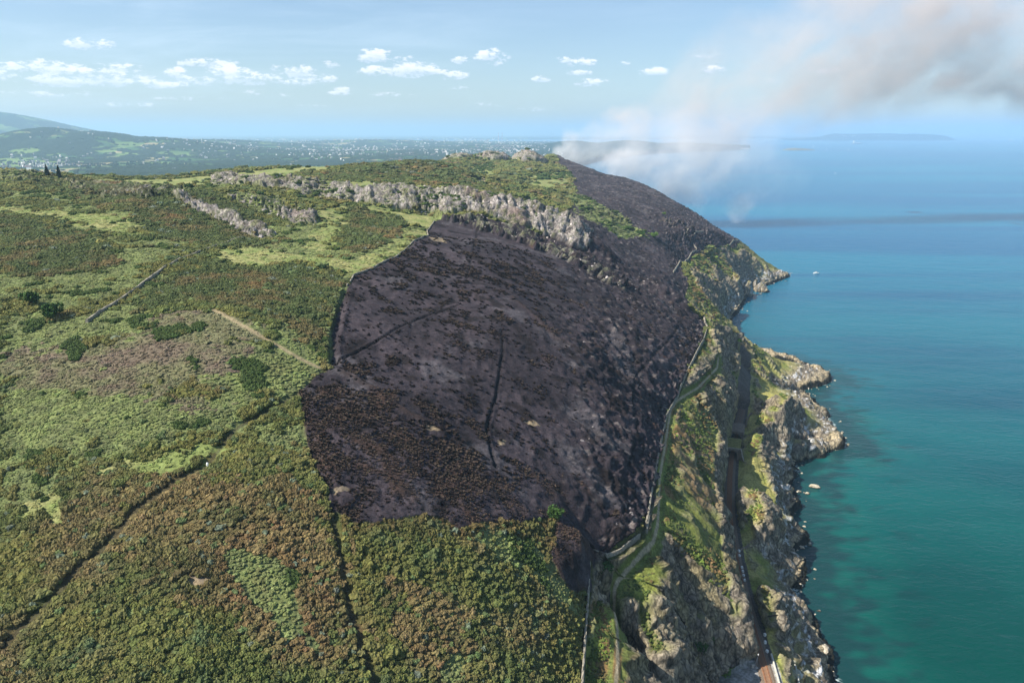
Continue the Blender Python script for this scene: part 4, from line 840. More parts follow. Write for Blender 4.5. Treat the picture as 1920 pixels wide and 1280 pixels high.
wall(LZ([(1446,1228,22),(1452,1250,22),(1459,1275,22),(1466,1300,22)]), 'pale concrete parapet along the seaward edge of the railway yard', .7, .9, 'concrete', 'concrete_parapet', rough=.02)
wall(LZ([(1489,1258,14),(1492,1270,14),(1497,1290,14)]), 'grey concrete wall end on the rocks below the railway yard', .8, 2.2, 'concrete', 'concrete_wall', rough=.02)
wall(LZ([(1430,752,23),(1414,770,22),(1406,778,22),(1401,790,22),(1398,803,22)]), 'curved masonry retaining wall between railway and rocky promontory', .8, 1.3, 'stone_dark', 'retaining_wall', rough=.05)
# ------------------------------------------------------------------ railway
RL = dens(RAIL, .65); RL = RL[(RL[:, 1] > 175) & (RL[:, 1] < 556)]; rt = np.gradient(RL[:, :2], axis=0); rt /= np.linalg.norm(rt, axis=1)[:, None]
def smooth(A_, k=15):
    B_ = A_.copy()
    for i in range(2): B_[:, i] = np.convolve(np.pad(A_[:, i], k, mode='edge'), np.ones(2*k+1)/(2*k+1), 'valid')
    return B_
RL = smooth(RL, 20); rt = np.gradient(RL[:, :2], axis=0); rt /= np.linalg.norm(rt, axis=1)[:, None]; rr = np.stack([rt[:, 1], -rt[:, 0]], 1)
rail_t = empty('railway_track', tuple(RL[0])); tag(rail_t, 'single rusty railway track on orange stained sleepers running into the tunnels', 'railway track')
def strip(name, offs, zt, mat, step=3):
    mb = MB(); idx_ = range(0, len(RL), step); k = len(offs)
    for i in idx_:
        for (o_, z_) in offs: mb.v.append((RL[i, 0]+rr[i, 0]*o_-RL[0, 0], RL[i, 1]+rr[i, 1]*o_-RL[0, 1], 22+z_-RL[0, 2]))
    for a in range(len(list(idx_))-1):
        for q in range(k-1): mb.f.append((a*k+q, a*k+q+1, (a+1)*k+q+1, (a+1)*k+q))
    return mb.build(name, M[mat], rail_t)
strip('ballast', [(-2.6, .02), (-1.9, .26), (1.9, .26), (2.6, .02)], 0, 'ballast')
for s_ in (-.82, .82): strip('rail', [(s_-.06, .30), (s_-.05, .52), (s_+.05, .52), (s_+.06, .30)], 0, 'rust', 1)
sl_me = None; rest = MB()
for i in range(0, len(RL)):
    ang = math.atan2(rr[i, 1], rr[i, 0]); cpos = (RL[i, 0]-RL[0, 0], RL[i, 1]-RL[0, 1], 22+.33-RL[0, 2])
    if 195 < RL[i, 1] < 195+60*.65 :
        if sl_me is None:
            q = MB(); q.box((0, 0, 0), (2.6, .3, .16), 0, .94); so_ = q.build('sleeper', M['sleeper'], rail_t); sl_me = so_
        else: so_ = sl_me.copy(); col.objects.link(so_); so_.parent = rail_t
        so_.location = cpos; so_.rotation_euler = (0, 0, ang)
    elif RL[i, 1] < 420: rest.box(cpos, (2.6, .3, .16), ang, .94)
tag(rest.build('sleeper_run', M['sleeper'], rail_t), kind='stuff')
# tunnels
def railat(Y):
    i = int(np.argmin(np.abs(RL[:, 1]-Y))); return RL[i], math.atan2(-rt[i, 0], rt[i, 1])
def arch_block(mb, w_, h, l, r, spring, y0=0, z0=0, wedge=0):
    """masonry block along local +Y with an arched bore"""
    A_ = [(-r, 0), (-r, spring)]+[(-r*math.cos(t), spring+r*math.sin(t)) for t in np.linspace(.15, math.pi-.15, 13)]+[(r, spring), (r, 0)]
    O_ = []
    for (x, z_) in A_:
        if z_ <= spring and abs(x) >= r-1e-6: O_.append((math.copysign(w_/2, x), z_ if z_ < .01 else spring))
        else:
            t = math.atan2(z_-spring, x); cx_ = math.cos(t); s_ = math.sin(t); k = min((w_/2)/max(abs(cx_), 1e-6), (h-spring)/max(s_, 1e-6)); O_.append((cx_*k, spring+s_*k))
    n = len(A_); b0 = len(mb.v)
    for yy in (y0, y0+l):
        for (x, z_) in A_: mb.v.append((x, yy, z_+z0))
        for (x, z_) in O_: mb.v.append((x, yy, z_+z0))
    for i in range(n-1):
        a, b_, c_, d_ = i, i+1, n+i+1, n+i
        mb.f.append((b0+a, b0+b_, b0+c_, b0+d_)); mb.f.append((b0+2*n+a, b0+2*n+d_, b0+2*n+c_, b0+2*n+b_))
        mb.f.append((b0+a, b0+2*n+a, b0+2*n+b_, b0+b_)); mb.f.append((b0+n+i, b0+n+i+1, b0+3*n+i+1, b0+3*n+i))
def tunnel(Y, label, w_, h, l, r, spring, roof=None, ring=False, wings=True, mat='stone_dark'):
    p, a = railat(Y); e = empty('railway_tunnel', (p[0], p[1], 21.9), a); tag(e, label, 'tunnel')
    m_ = MB(); arch_block(m_, w_, h, l, r, spring); m_.build('portal_block', M[mat], e)
    if ring: m_ = MB(); arch_block(m_, r*2+1.3, spring+r+.6, .5, r-.02, spring, y0=-.45); m_.build('arch_ring', M['stone'], e)
    if roof: m_ = MB(); m_.poly([(-w_/2-.1, .3, h), (w_/2+.1, .3, h), (w_/2+.1, l, h+roof), (-w_/2-.1, l, h+roof), (-w_/2-.1, .3, h-.4), (w_/2+.1, .3, h-.4), (w_/2+.1, l, h-.4), (-w_/2-.1, l, h-.4)], [(0,1,2,3),(4,5,1,0),(5,6,2,1),(6,7,3,2),(7,4,0,3)]); m_.build('turf_roof', M['turf'], e)
    if roof: m_ = MB(); m_.box((0, -.1, h-.15), (w_+.6, .8, .7)); m_.build('coping', M['stone'], e)
    if wings:
        for s_ in ((1,) if wings == 1 else (-1, 1)):
            m_ = MB(); m_.poly([(s_*w_/2, 0, 0), (s_*(w_/2+2.6), -5, 0), (s_*(w_/2+3.1), -4.6, 0), (s_*(w_/2+.6), .5, 0), (s_*w_/2, 0, h), (s_*(w_/2+2.6), -5, 1.6), (s_*(w_/2+3.1), -4.6, 1.6), (s_*(w_/2+.6), .5, h)], [(0,1,5,4),(1,2,6,5),(2,3,7,6),(3,0,4,7),(4,5,6,7)] if s_ > 0 else [(4,5,1,0),(5,6,2,1),(6,7,3,2),(7,4,0,3),(7,6,5,4)]); m_.build('wing_wall', M['stone'], e)
    return e
tunnel(381, 'short stone tunnel with dry grass roof, nearest along the railway cutting', 8.4, 7.2, 13, 2.7, 3.0, roof=.8, wings=1)
tunnel(405, 'dark roofed railway shelter just behind the grass topped tunnel', 8.8, 7.0, 14, 3.1, 2.6, roof=None, wings=False)
e = tunnel(549, 'far railway tunnel mouth with round stone ring under the rocky spur', 9.0, 8.0, 9, 2.8, 2.9, ring=True, wings=-1)
# posts, blocks and the yard
def signal_post():
    p = LZ([(1418.5,1252,22)])[0]; e = empty('signal_post', (p[0], p[1], 22)); tag(e, 'thin grey steel post with ladder legs at the edge of the railway yard', 'post')
    m_ = MB(); m_.tube([(0,0,0),(0,0,3),(0.05,0,5.6)], [.09,.08,.06]); m_.build('mast', M['steel'], e)
    m_ = MB(); m_.tube([(-1.0,.1,0),(-.1,0,4.4)], .05, 6); m_.tube([(-.7,-.3,0),(-.06,0,4.2)], .04, 6)
    for k in range(9): t = k/10; m_.box((-1.0+.9*t+.06, .0, 4.4*t+.25), (.34, .05, .04))
    m_.build('ladder', M['steel'], e); m_ = MB(); m_.box((.05, -.1, 5.7), (.35, .3, .45), 0, .8); m_.build('signal_head', M['white'], e)
    m_ = MB(); m_.box((0, 0, .15), (.8, .8, .4), 0, .85); m_.build('base', M['concrete'], e)
signal_post()
p = LZ([(1411.5,1251,22)])[0]; m_ = MB(); m_.box((0,0,.55), (.8,.5,1.1), 0, .96); m_.box((0,0,1.14), (.92,.6,.1)); o = m_.build('trackside_cabinet', M['concrete']); o.location = (p[0], p[1], 22); tag(o, 'small pale cabinet left of the steel post in the railway yard', 'cabinet')
blk = [((1434,1190), 'white concrete block at the ridge foot, farthest of the three beside the sunlit track'), ((1434.5,1204), 'white concrete block in the middle of the three beside the sunlit track'), ((1438,1221), 'white concrete block nearest the pale parapet'),
  ((1385.5,1033), 'white marker block at the trackside end of the low stone wall'), ((1386.5,1042), 'white block in the shade just south of the low stone wall'), ((1391,1064), 'white shaded block, first of four in the trackside row'), ((1392.5,1071), 'white shaded block, second of four in the trackside row'), ((1394,1079), 'white shaded block, third of four in the trackside row'), ((1396,1088), 'white shaded block, last of four in the trackside row')]
b0 = None
for (q, lab) in blk:
    p = LZ([(q[0], q[1], 22.3)])[0]
    if b0 is None: m_ = MB(); m_.box((0,0,.45), (.85,.85,1.1), 0, .93); m_.box((0,0,1.03), (.7,.7,.1), 0, .8); o = b0 = m_.build('concrete_block', M['white'])
    else: o = b0.copy(); col.objects.link(o)
    o.location = (p[0], p[1], max(22.0, float(surf([[p[0], p[1]]])[0])-.1)); o.rotation_euler = (0, 0, rng.uniform(0, 1)); tag(o, lab, 'block', 'white blocks beside the railway')
# white stone shape standing in for a figure in white on the track
def rockmesh(seed, sx_, sy_, sz_, sub=4):
    bm = bmesh.new(); r_ = bmesh.ops.create_icosphere(bm, subdivisions=sub, radius=1); g = np.random.default_rng(seed); co = np.array([v.co[:] for v in bm.verts], np.float32)
    for _ in range(10):
        n_ = g.normal(size=3); n_ /= np.linalg.norm(n_); d_ = g.uniform(.5, .85); k = co@n_; co -= np.clip(k-d_, 0, None)[:, None]*n_
    co *= (1+.16*ridged(co+seed, .9, 3, seed)[:, None]-.06); co *= [sx_, sy_, sz_]
    for v, c_ in zip(bm.verts, co): v.co = c_
    me = bpy.data.meshes.new('rock'); bm.to_mesh(me); bm.free(); return me
p = hit([(387,873)])[0]; me = rockmesh(5, .35, .3, .7, 3); me.materials.append(M['white']); o = bpy.data.objects.new('figure_standin', me); col.objects.link(o); o.location = (p[0]+.3, p[1], float(surf([p[:2]])[0])+1.0); tag(o, 'upright white stone shape standing in for a figure where the dark track leaves the bright bracken patch', 'stone')
# ------------------------------------------------------------------ rocks in the sea
def srm():
    m = bpy.data.materials.new('tidal_rock'); m.use_nodes = True; T = NT(m.node_tree); b = m.node_tree.nodes['Principled BSDF']; geo = T.n('ShaderNodeNewGeometry').outputs['Position']; zz = T.n('ShaderNodeSeparateXYZ', i_0=geo).outputs[2]
    f = T.noise(.8, 4, .65, geo); c_ = T.mix(T.sm(f, .3, .7), rgb(150,136,108), rgb(196,186,164)); c_ = T.mix(T.sm(T.m('ADD', zz, f), 1.35, .75), c_, rgb(44,42,34))
    T.put(b.inputs['Base Color'], c_); b.inputs['Roughness'].default_value = .9; T.put(b.inputs['Normal'], T.n('ShaderNodeBump', i_Strength=.8, i_Distance=.4, i_Height=T.noise(1.6, 4, .65, geo))); return m
M['tidal'] = srm()
for i, (px, py, a, b_, h, rot, lab) in enumerate([(1527,914,17,6,2.6,-.5,'largest pale flat topped rock standing alone off the middle cove'), (1496,923,12,4,1.6,0,'long low rock between the shore and the largest sea rock'), (1514,926,8,4,1.5,.2,'small rock just left of the largest sea rock'),
   (1579,811,7,3,.9,0,'tiny rock off the tip of the white streaked promontory'), (1512,1001,7,6,1.8,.3,'pointed rock at the end of the dark shaded reef'), (1519,1022,8,2.5,.7,0,'flat wave washed ledge below the pointed rock'), (1504,1027,10,6,1.6,.2,'pale rock beside the shaded shore south of the pointed rock'),
   (1560,1265,9,10,2.6,.1,'rounded pale boulder off the lower shore near the bottom edge'), (1549,1259,4,4,1.2,0,'small pale stone between the shore and the rounded boulder'), (1488,940,6,5,1.5,0,'small rock at the foot of the sharp ribbed cliff'),
   (1504,1065,10,5,1.4,-.5,'pale broken rocks at the shaded shore below the white streaked cliff'), (1521,1158,10,5,1.6,.2,'light rock catching the sun beside the dark bay'), (1426,551,8,2,1.0,0,'low rocks awash off the far cove'), (1390,603,6,3,1.5,0,'small rock near the foot of the second cove'),
   (1403,567,6,2,1.0,0,'small skerry close to the far cove shore'), (1473,527,6,2,1.0,0,'outermost rock off the far burnt cape'), (1535,1145,8,3,.6,0,'weedy rock just awash below the shaded bay'), (1547,706,7,3,1.0,0,'rock at the very tip of the rocky spur')]):
    p = W(px, py, z=0); s_ = math.hypot(p[1], CAMH)/FPX; me = rockmesh(i+20, a*s_*.55, b_*s_*.8, h*.75); me.materials.append(M['tidal']); o = bpy.data.objects.new('sea_rock', me); col.objects.link(o); o.location = (p[0], p[1], h*.05); o.rotation_euler = (0, 0, rot); tag(o, lab, 'rock', 'rocks standing in the sea')
# ------------------------------------------------------------------ boats and ships
def boat(px, py, L_, label, kind='motor', heading=0.0, name='motor_boat'):
    p = W(px, py, z=0); e = empty(name, (p[0], p[1], 0), heading); tag(e, label, 'boat' if kind != 'ship' else 'ship', 'vessels on the bay')
    wd = L_*(.32 if kind == 'motor' else .17); fb = L_*(.12 if kind == 'motor' else .05); mb = MB(); st = [(-.5,.8),(-.2,1),(.15,1),(.38,.62),(.5,.04)]
    for (x, w_) in st:
        for (yy, zz) in ((-.5*w_, 1+.35*max(0, x)), (-.36*w_, -.5), (.36*w_, -.5), (.5*w_, 1+.35*max(0, x))): mb.v.append((x*L_, yy*wd, zz*fb))
    for i in range(4):
        for q in range(3): mb.f.append((i*4+q, (i+1)*4+q, (i+1)*4+q+1, i*4+q+1))
        mb.f.append((i*4+3, (i+1)*4+3, (i+1)*4, i*4))
    mb.f.append((0,1,2,3)); mb.f.append((16,19,18,17)); mb.build('hull', M['white' if kind != 'ship' else 'hull'], e)
    m_ = MB()
    if kind == 'motor': m_.box((.02*L_, 0, fb*1.7), (.34*L_, wd*.66, fb*1.5), 0, .78); m_.build('cabin', M['white'], e); m_ = MB(); m_.box((.02*L_, 0, fb*1.95), (.345*L_, wd*.60, fb*.35), 0, .95); m_.build('window_band', M['dark'], e); m_ = MB(); m_.tube([(-.05*L_,0,fb*2.4),(-.08*L_,0,fb*4)], .03*L_/8); m_.build('mast', M['steel'], e)
    elif kind == 'sail': m_.poly([(0,0,fb),(-.4*L_,.02,fb*1.6),(-.02*L_,0,L_*1.15),(0,.1,fb),(-.4*L_,.12,fb*1.6),(-.02*L_,.1,L_*1.15)], [(0,1,2),(5,4,3),(0,3,4,1),(1,4,5,2),(2,5,3,0)]); m_.build('sail', M['white'], e); m_ = MB(); m_.tube([(0.02*L_,0,fb),(0.02*L_,0,L_*1.2)], .012*L_); m_.build('mast', M['steel'], e)
    else:
        m_.box((-.3*L_, 0, fb*3.2), (.2*L_, wd*.9, fb*4.6), 0, .85); m_.box((.1*L_, 0, fb*1.7), (.45*L_, wd*.8, fb*1.4), 0, .95); m_.build('superstructure', M['white'], e); m_ = MB(); m_.tube([(-.36*L_,0,fb*5),(-.37*L_,0,fb*7.2)], .02*L_); m_.build('funnel', M['hull'], e)
    return e
boat(1530, 512.5, 8.5, 'white motor boat with a small cabin off the far burnt cape', 'motor', math.pi)
boat(1566, 325, 9, 'tiny white boat alone on the blue water beyond the smoke', 'motor', .3)
boat(1607, 269.5, 210, 'cargo ship with white superstructure in front of the long peninsula', 'ship', .1, 'cargo_ship'); boat(1897, 264.5, 170, 'pale ship on the horizon near the right edge', 'ship', 0, 'passenger_ship')
boat(1468, 270.5, 60, 'small ship left of the low island, farthest left on the bay', 'ship', 0, 'coaster_ship'); boat(1550, 282, 22, 'white sailing boat right of the low island', 'sail', .4, 'sailing_boat'); boat(1591, 281, 26, 'white boat below the cargo ship', 'motor', .2); boat(1525, 277, 26, 'white sail just above the low island', 'sail', .1, 'sailing_boat')
# ------------------------------------------------------------------ trees and shrubs one can tell apart
M['conifer'] = simple('conifer_needles', rgb(34,54,38), .95, .1, 1.5, .4); M['bark'] = simple('bark', rgb(70,56,44), .95, .1)
M['leaf'] = simple('shrub_leaves', rgb(64,88,44), .95, .1, .9, .4); M['leaf_light'] = simple('young_leaves', rgb(98,124,60), .95, .1, .9, .35)
def crown_mesh(n, fn, size, seed):
    g = np.random.default_rng(seed); v = []; f = []
    for i in range(n):
        p_, s_ = fn(g); a = g.normal(size=3); a /= np.linalg.norm(a); b_ = np.cross(a, g.normal(size=3)); b_ /= np.linalg.norm(b_); k = size*s_*g.uniform(.6, 1.3); q = len(v)
        v += [p_-a*k-b_*k*.5, p_+a*k-b_*k*.5, p_+a*k*.8+b_*k*.6, p_-a*k*.7+b_*k*.5]; f.append((q, q+1, q+2, q+3))
    return np.array(v), np.array(f)
def conifer(px, py, Y, h, lab, seed):
    p = W(px, py, Y=Y); z0 = float(surf([[p[0], p[1]]])[0]); e = empty('conifer_tree', (p[0], p[1], z0)); tag(e, lab, 'tree', 'conifers on the left skyline')
    m_ = MB(); m_.tube([(0,0,-.5),(0.05,0,h*.5),(0,0,h*.96)], [h*.028, h*.018, .03]); m_.build('trunk', M['bark'], e, True)
    def fn(g):
        t = g.uniform(.06, 1)**.9; tier = (t*9) % 1; r_ = (1-t)*h*.30*(1.15-.5*tier)*math.sqrt(g.uniform(.15, 1))*(1+.25*math.sin(g.integers(0, 7)*1.9)); a = g.uniform(0, 6.28); return np.array([math.cos(a)*r_, math.sin(a)*r_, h*t-r_*.25]), .5+.8*(1-t)
    v, f = crown_mesh(1700, fn, h*.032, seed); mesh_np('crown', v, f, M['conifer'], e, smooth=False)
conifer(90, 336, 640, 10.5, 'left of the two dark conifers on the left skyline', 1); conifer(112, 336, 640, 11.5, 'right of the two dark conifers on the left skyline', 2)
def shrub(px, py, w_, h, lab, mat='leaf', seed=0, grp='shrubs on the hill', n=900, name='shrub'):
    p = hit([(px, py)])[0]; z0 = float(surf([p[:2]])[0]); e = empty(name, (p[0], p[1], z0)); tag(e, lab, 'shrub', grp)
    m_ = MB()
    for a in (0, 2.1, 4.2): m_.tube([(0,0,-.3),(math.cos(a)*w_*.1, math.sin(a)*w_*.1, h*.35),(math.cos(a)*w_*.22, math.sin(a)*w_*.22, h*.7)], [h*.04, h*.03, h*.015], 6)
    m_.build('stem', M['bark'], e, True); lob = np.random.default_rng(seed+40).uniform(-1, 1, (7, 3))*[w_*.28, w_*.28, h*.15]+[0, 0, h*.55]
    def fn(g):
        c_ = lob[g.integers(0, 7)]; d_ = g.normal(size=3); d_ /= np.linalg.norm(d_); q = c_+d_*np.array([w_*.25, w_*.25, h*.32])*g.uniform(.55, 1.05); q[2] = max(q[2], .1); return q, 1
    v, f = crown_mesh(n, fn, w_*.05, seed); mesh_np('crown', v, f, M[mat], e, smooth=False)
shrub(353, 357, 7.5, 5.5, 'round dark bush standing alone in the pale field behind the left rocks', 'leaf', 1); shrub(76, 333, 7, 4, 'light green bushy shrub left of the two conifers', 'leaf_light', 2, n=700)
for i, (px, py, w_, h, lab, mt) in enumerate([(1226,448,9,6,'pale green shrub at the lower end of the green strip on the far burnt hill','leaf_light'), (1200,441,10,5,'dark bush in the green strip on the far burnt hill','leaf'), (1178,430,8,4,'middle bush of the green strip on the far burnt hill','leaf'), (1245,404,5,4,'lone small bush on the burnt slope right of the green strip','leaf_light'),
   (1040,975,6,4,'bright green bush at the corner of the burnt slope above the gorse','leaf'), (1130,1095,6,5,'rounded green tree beside the bend of the cliff path','leaf'), (60,572,7,5,'dark bush with long shadow in the bracken near the left edge','leaf'), (98,598,7,6,'taller dark bush with deep shade near the left edge','leaf'), (1305,1240,7,7,'tall green tree in the shaded bowl above the railway yard','leaf'), (1322,1215,6,5,'smaller tree behind in the shaded bowl above the railway yard','leaf'), (1360,1262,7,4,'yellow green bush at the left edge of the railway yard','leaf_light')]):
    shrub(px, py, w_, h, lab, mt, 10+i, 'shrubs on the hill')
# ------------------------------------------------------------------ far woods, houses, chimneys
def farz(Q):
    fy = np.clip((np.log(Q[:, 1])-math.log(2300))/(math.log(60000)-math.log(2300))*619, 0, 618.99); fx = np.clip((Q[:, 0]/Q[:, 1]+1.25)/(1.87)*899, 0, 898.99); j = fy.astype(int); i = fx.astype(int)
    return fz.reshape(620, 900)[j, i], wood.reshape(620, 900)[j, i], land.reshape(620, 900)[j, i]
Q = []
for (y0, y1, s) in ((2500, 4500, 20), (4500, 8000, 34)):
    X, Y = np.meshgrid(np.arange(-.75*y1, .25*y1, s), np.arange(y0, y1, s)); q = np.stack([X.ravel(), Y.ravel()], 1)+rng.uniform(-.5, .5, (X.size, 2))*s; q = q[(q[:, 0] > -.72*q[:, 1]-50)]
    z_, w_, l_ = farz(q); hedge = np.abs(noise(q, 260, 401)) < .035; keep_ = l_ & ((w_ > .5) & (rng.uniform(0, 1, len(q)) < .6) | hedge | (rng.uniform(0, 1, len(q)) < .05)); q = q[keep_]; z_ = z_[keep_]
    sz = s*rng.uniform(.5, 1.0, len(q)); Q.append((np.concatenate([q, (z_+1)[:, None]], 1), np.stack([sz, sz, 9+7*rng.uniform(0, 1, len(q))], 1)))
fp = np.concatenate([a for a, _ in Q]); fs = np.concatenate([a for _, a in Q]); print('far trees', len(fp))
scatter('distant_woods', fp, fs, lerp(LC(30,44,28), LC(56,72,40), rng.uniform(0, 1, len(fp))), PC['bush'], pcount=5)
M['render'] = simple('pale_render', rgb(232,230,224), .8, .2); M['slate'] = simple('slate_roof', rgb(96,84,80), .8, .2)
def house():
    m_ = MB(); m_.box((0,0,3), (13,8,7)); a = m_.build('wall', M['render']); m_ = MB(); m_.poly([(-6.9,-4.5,6.4),(6.9,-4.5,6.4),(6.9,4.5,6.4),(-6.9,4.5,6.4),(-6.9,0,9.6),(6.9,0,9.6)], [(0,1,5,4),(2,3,4,5),(0,4,3),(1,2,5),(3,2,1,0)]); return a, m_.build('roof', M['slate'])
hw, hr = house(); first = True
def put_house(px, py, sc_, grp, lab, cat='house', name='house', zz=28):
    global first
    p = W(px, py, z=zz); z_ = farz(np.array([[p[0], p[1]]]))[0][0]
    e = empty(name, (p[0], p[1], float(z_)), rng.uniform(-.4, .4)); e.scale = (sc_*rng.uniform(.8, 1.6), sc_, sc_*rng.uniform(.8, 1.2)); tag(e, lab, cat, grp)
    if first: a, b_ = hw, hr; first = False
    else: a, b_ = hw.copy(), hr.copy(); col.objects.link(a); col.objects.link(b_)
    a.parent = e; b_.parent = e
clusters = [(22,318,16,3,6,1.2),(60,317,24,3,9,1.6),(150,310,25,5,7,1),(20,300,14,4,4,.9),(90,262,30,5,6,1),(300,280,60,10,12,1),(440,262,40,3,16,2.5),(500,262,30,3,10,3),(600,280,60,8,16,1.3),(620,275,30,3,12,1.8),(700,285,60,10,16,1.3),(760,292,40,6,14,1.2),(740,300,20,3,8,1.3),(880,262,90,4,20,3.5),(900,275,60,8,22,1.8),(960,275,50,6,20,1.6),(950,280,14,3,10,1.6),(1010,268,30,5,12,2),(800,270,50,5,14,2),(560,262,50,3,10,2.5),(420,275,40,6,8,1.4),(250,272,40,6,6,1.1)]
for (px, py, dx, dy, n, s_) in clusters:
    for _ in range(n): put_house(px+rng.normal()*dx*.5, py+rng.normal()*dy*.5, s_*rng.uniform(.7, 1.3), 'white houses scattered over the distant plain', 'tiny white house among the trees of the distant plain')
tp = []
for (px, py, dx, dy, n) in [(700,285,330,12,900),(880,263,160,5,450),(640,268,260,6,400),(300,290,260,14,200),(960,280,60,10,260),(80,312,70,8,110)]:
    X = px+rng.normal(size=n)*dx*.5; Y = py+rng.normal(size=n)*dy*.6; X = X+rng.normal(size=n)*3
    for a, b_ in zip(X, Y):
        if b_ > 257 and -20 < a < 1080: q_ = W(a, b_, z=28); tp.append(q_[:2])
tp = np.array(tp); tp = tp[(noise(tp, 900, 601)+rng.uniform(-.3, .3, len(tp)) > -.1)]; tzz, _, tl = farz(tp); tp = tp[tl]; tzz = tzz[tl]; n = len(tp); k_ = (.5+tp[:, 1]/9000)
bxm = MB(); bxm.box((0,0,.5), (1,.7,1)); bxm.poly([(-.52,-.38,1),(.52,-.38,1),(.52,.38,1),(-.52,.38,1),(-.5,0,1.35),(.5,0,1.35)], [(0,1,5,4),(2,3,4,5),(0,4,3),(1,2,5)]); bm_ = bxm.build('gabled_block', M['boulder']); col.objects.unlink(bm_); bc2 = bpy.data.collections.new('block_kinds'); bc2.objects.link(bm_)
scatter('distant_town', np.concatenate([tp, tzz[:, None]], 1), np.stack([11*k_*rng.uniform(.5, 1.7, n), 9*k_, 6*k_**.6*rng.uniform(.6, 1.5, n)+6], 1), lerp(LC(110,104,98), LC(206,202,194), rng.uniform(0, 1, n)), bc2, pcount=1, rots=np.stack([np.zeros(n), np.zeros(n), rng.uniform(0, 3, n)], 1))
# seaside town on the peninsula, white terrace on the cape
for k in range(14): 
    x = 1590+rng.uniform(-30, 150); p = W(x, 257+rng.uniform(-2, 2), Y=22500); e = empty('house', (p[0], p[1], max(5, p[2]-3)), 0); e.scale = (3, 3, 3); tag(e, 'white speck of a house on the distant peninsula', 'house', 'houses on the distant peninsula'); a, b_ = hw.copy(), hr.copy(); col.objects.link(a); col.objects.link(b_); a.parent = e; b_.parent = e
p = W(1397, 277.5, Y=9600); e = empty('seaside_terrace', (p[0], p[1], 8)); tag(e, 'long white terrace building on the low cape right of the smoke', 'building'); a, b_ = hw.copy(), hr.copy(); col.objects.link(a); col.objects.link(b_); a.parent = e; b_.parent = e; e.scale = (8, 3, 1.7)
M['red_paint'] = simple('red_paint', rgb(170,70,60), .8, .2)
for (px, lab) in ((934.5, 'left of the two tall power station chimneys on the horizon'), (941.5, 'right of the two tall power station chimneys on the horizon')):
    p = W(px, 262, Y=19000); e = empty('power_station_chimney', (p[0], p[1], 3)); tag(e, lab, 'chimney', 'twin chimneys on the horizon')
    for k in range(6): m_ = MB(); r0 = 9-k*.7; m_.tube([(0,0,35*k),(0,0,35*k+35)], [r0, r0-.7], 14, cap=(k == 5)); m_.build('stack_section', M['red_paint' if k % 2 else 'white'], e)
# ------------------------------------------------------------------ smoke of the gorse fire behind the far hill
SY, SD = 1640.0, 230.0
BL = [  # px, py, rx, ry, strength, depth offset
 (1062,292,20,14,2.2,0),(1082,266,24,26,1.8,0),(1110,285,42,28,1.5,0),(1125,260,34,28,1.0,20),(1130,300,50,22,1.5,0),(1195,315,70,34,1.6,0),(1180,235,36,40,1.0,30),(1160,215,18,18,.75,30),(1240,340,60,34,1.7,0),(1262,368,40,26,1.6,0),(1290,385,24,16,.5,0),
 (1220,280,100,60,1.2,0),(1300,300,100,70,1.2,0),(1380,300,80,70,.9,20),(1390,382,30,26,1.1,0),(1384,398,12,14,.8,0),(1405,362,30,26,.6,0),(1460,330,60,50,.25,30),(1290,210,90,70,.9,30),(1350,235,110,45,.95,40),(1330,160,80,70,.55,60),(1420,200,110,60,.8,60),(1420,110,110,80,.6,80),
 (1520,190,110,50,.7,90),(1540,80,120,90,.8,100),(1640,150,140,80,1.0,120),(1680,60,170,100,1.2,140),(1760,160,120,50,.95,150),(1840,170,90,26,1.0,160),(1800,60,170,110,1.1,170),(1920,80,140,120,1.1,190),(1900,180,80,20,.8,190),(1700,-20,200,60,.9,170),(1550,240,70,30,.3,80),(2020,120,120,120,.8,200)]
sm = bpy.data.materials.new('smoke'); sm.use_nodes = True; sm.node_tree.nodes.clear(); T = NT(sm.node_tree)
pv = T.n('ShaderNodeVolumePrincipled'); pv.inputs['Color'].default_value = (1.0, .92, .85, 1); pv.inputs['Density'].default_value = .0080; pv.inputs['Anisotropy'].default_value = 0.0
T.put(T.n('ShaderNodeOutputMaterial').inputs['Volume'], pv)
zz = T.n('ShaderNodeSeparateXYZ', i_0=T.n('ShaderNodeNewGeometry').outputs['Position']).outputs[2]; T.put(pv.inputs['Color'], T.mix(T.sm(zz, 150, 290), (1, .99, .98, 1), (.90, .80, .73, 1)))
me = bpy.data.meshes.new('smoke'); me.from_pydata([(0,0,0)], [], []); so2 = bpy.data.objects.new('smoke_plume', me); col.objects.link(so2); tag(so2, kind='stuff')
ng = bpy.data.node_groups.new('smoke_field', 'GeometryNodeTree'); ng.interface.new_socket('Geometry', in_out='INPUT', socket_type='NodeSocketGeometry'); ng.interface.new_socket('Geometry', in_out='OUTPUT', socket_type='NodeSocketGeometry')
G = NT(ng); pos = ng.nodes.new('GeometryNodeInputPosition').outputs[0]
def gnoise(scale, det, vec=pos, rough=.6):
    nd = ng.nodes.new('ShaderNodeTexNoise'); nd.inputs['Scale'].default_value = scale; nd.inputs['Detail'].default_value = det; nd.inputs['Roughness'].default_value = rough; ng.links.new(vec, nd.inputs['Vector']); return nd
wn = gnoise(.009, 4); wv = G.vm('SCALE', G.vm('SUBTRACT', wn.outputs['Color'], (.5, .5, .5))); G.put(wv.node.inputs[3], 130.0); wp = G.vm('ADD', pos, wv)
acc = None; zmin, zmax, xmin, xmax = 1e9, -1e9, 1e9, -1e9
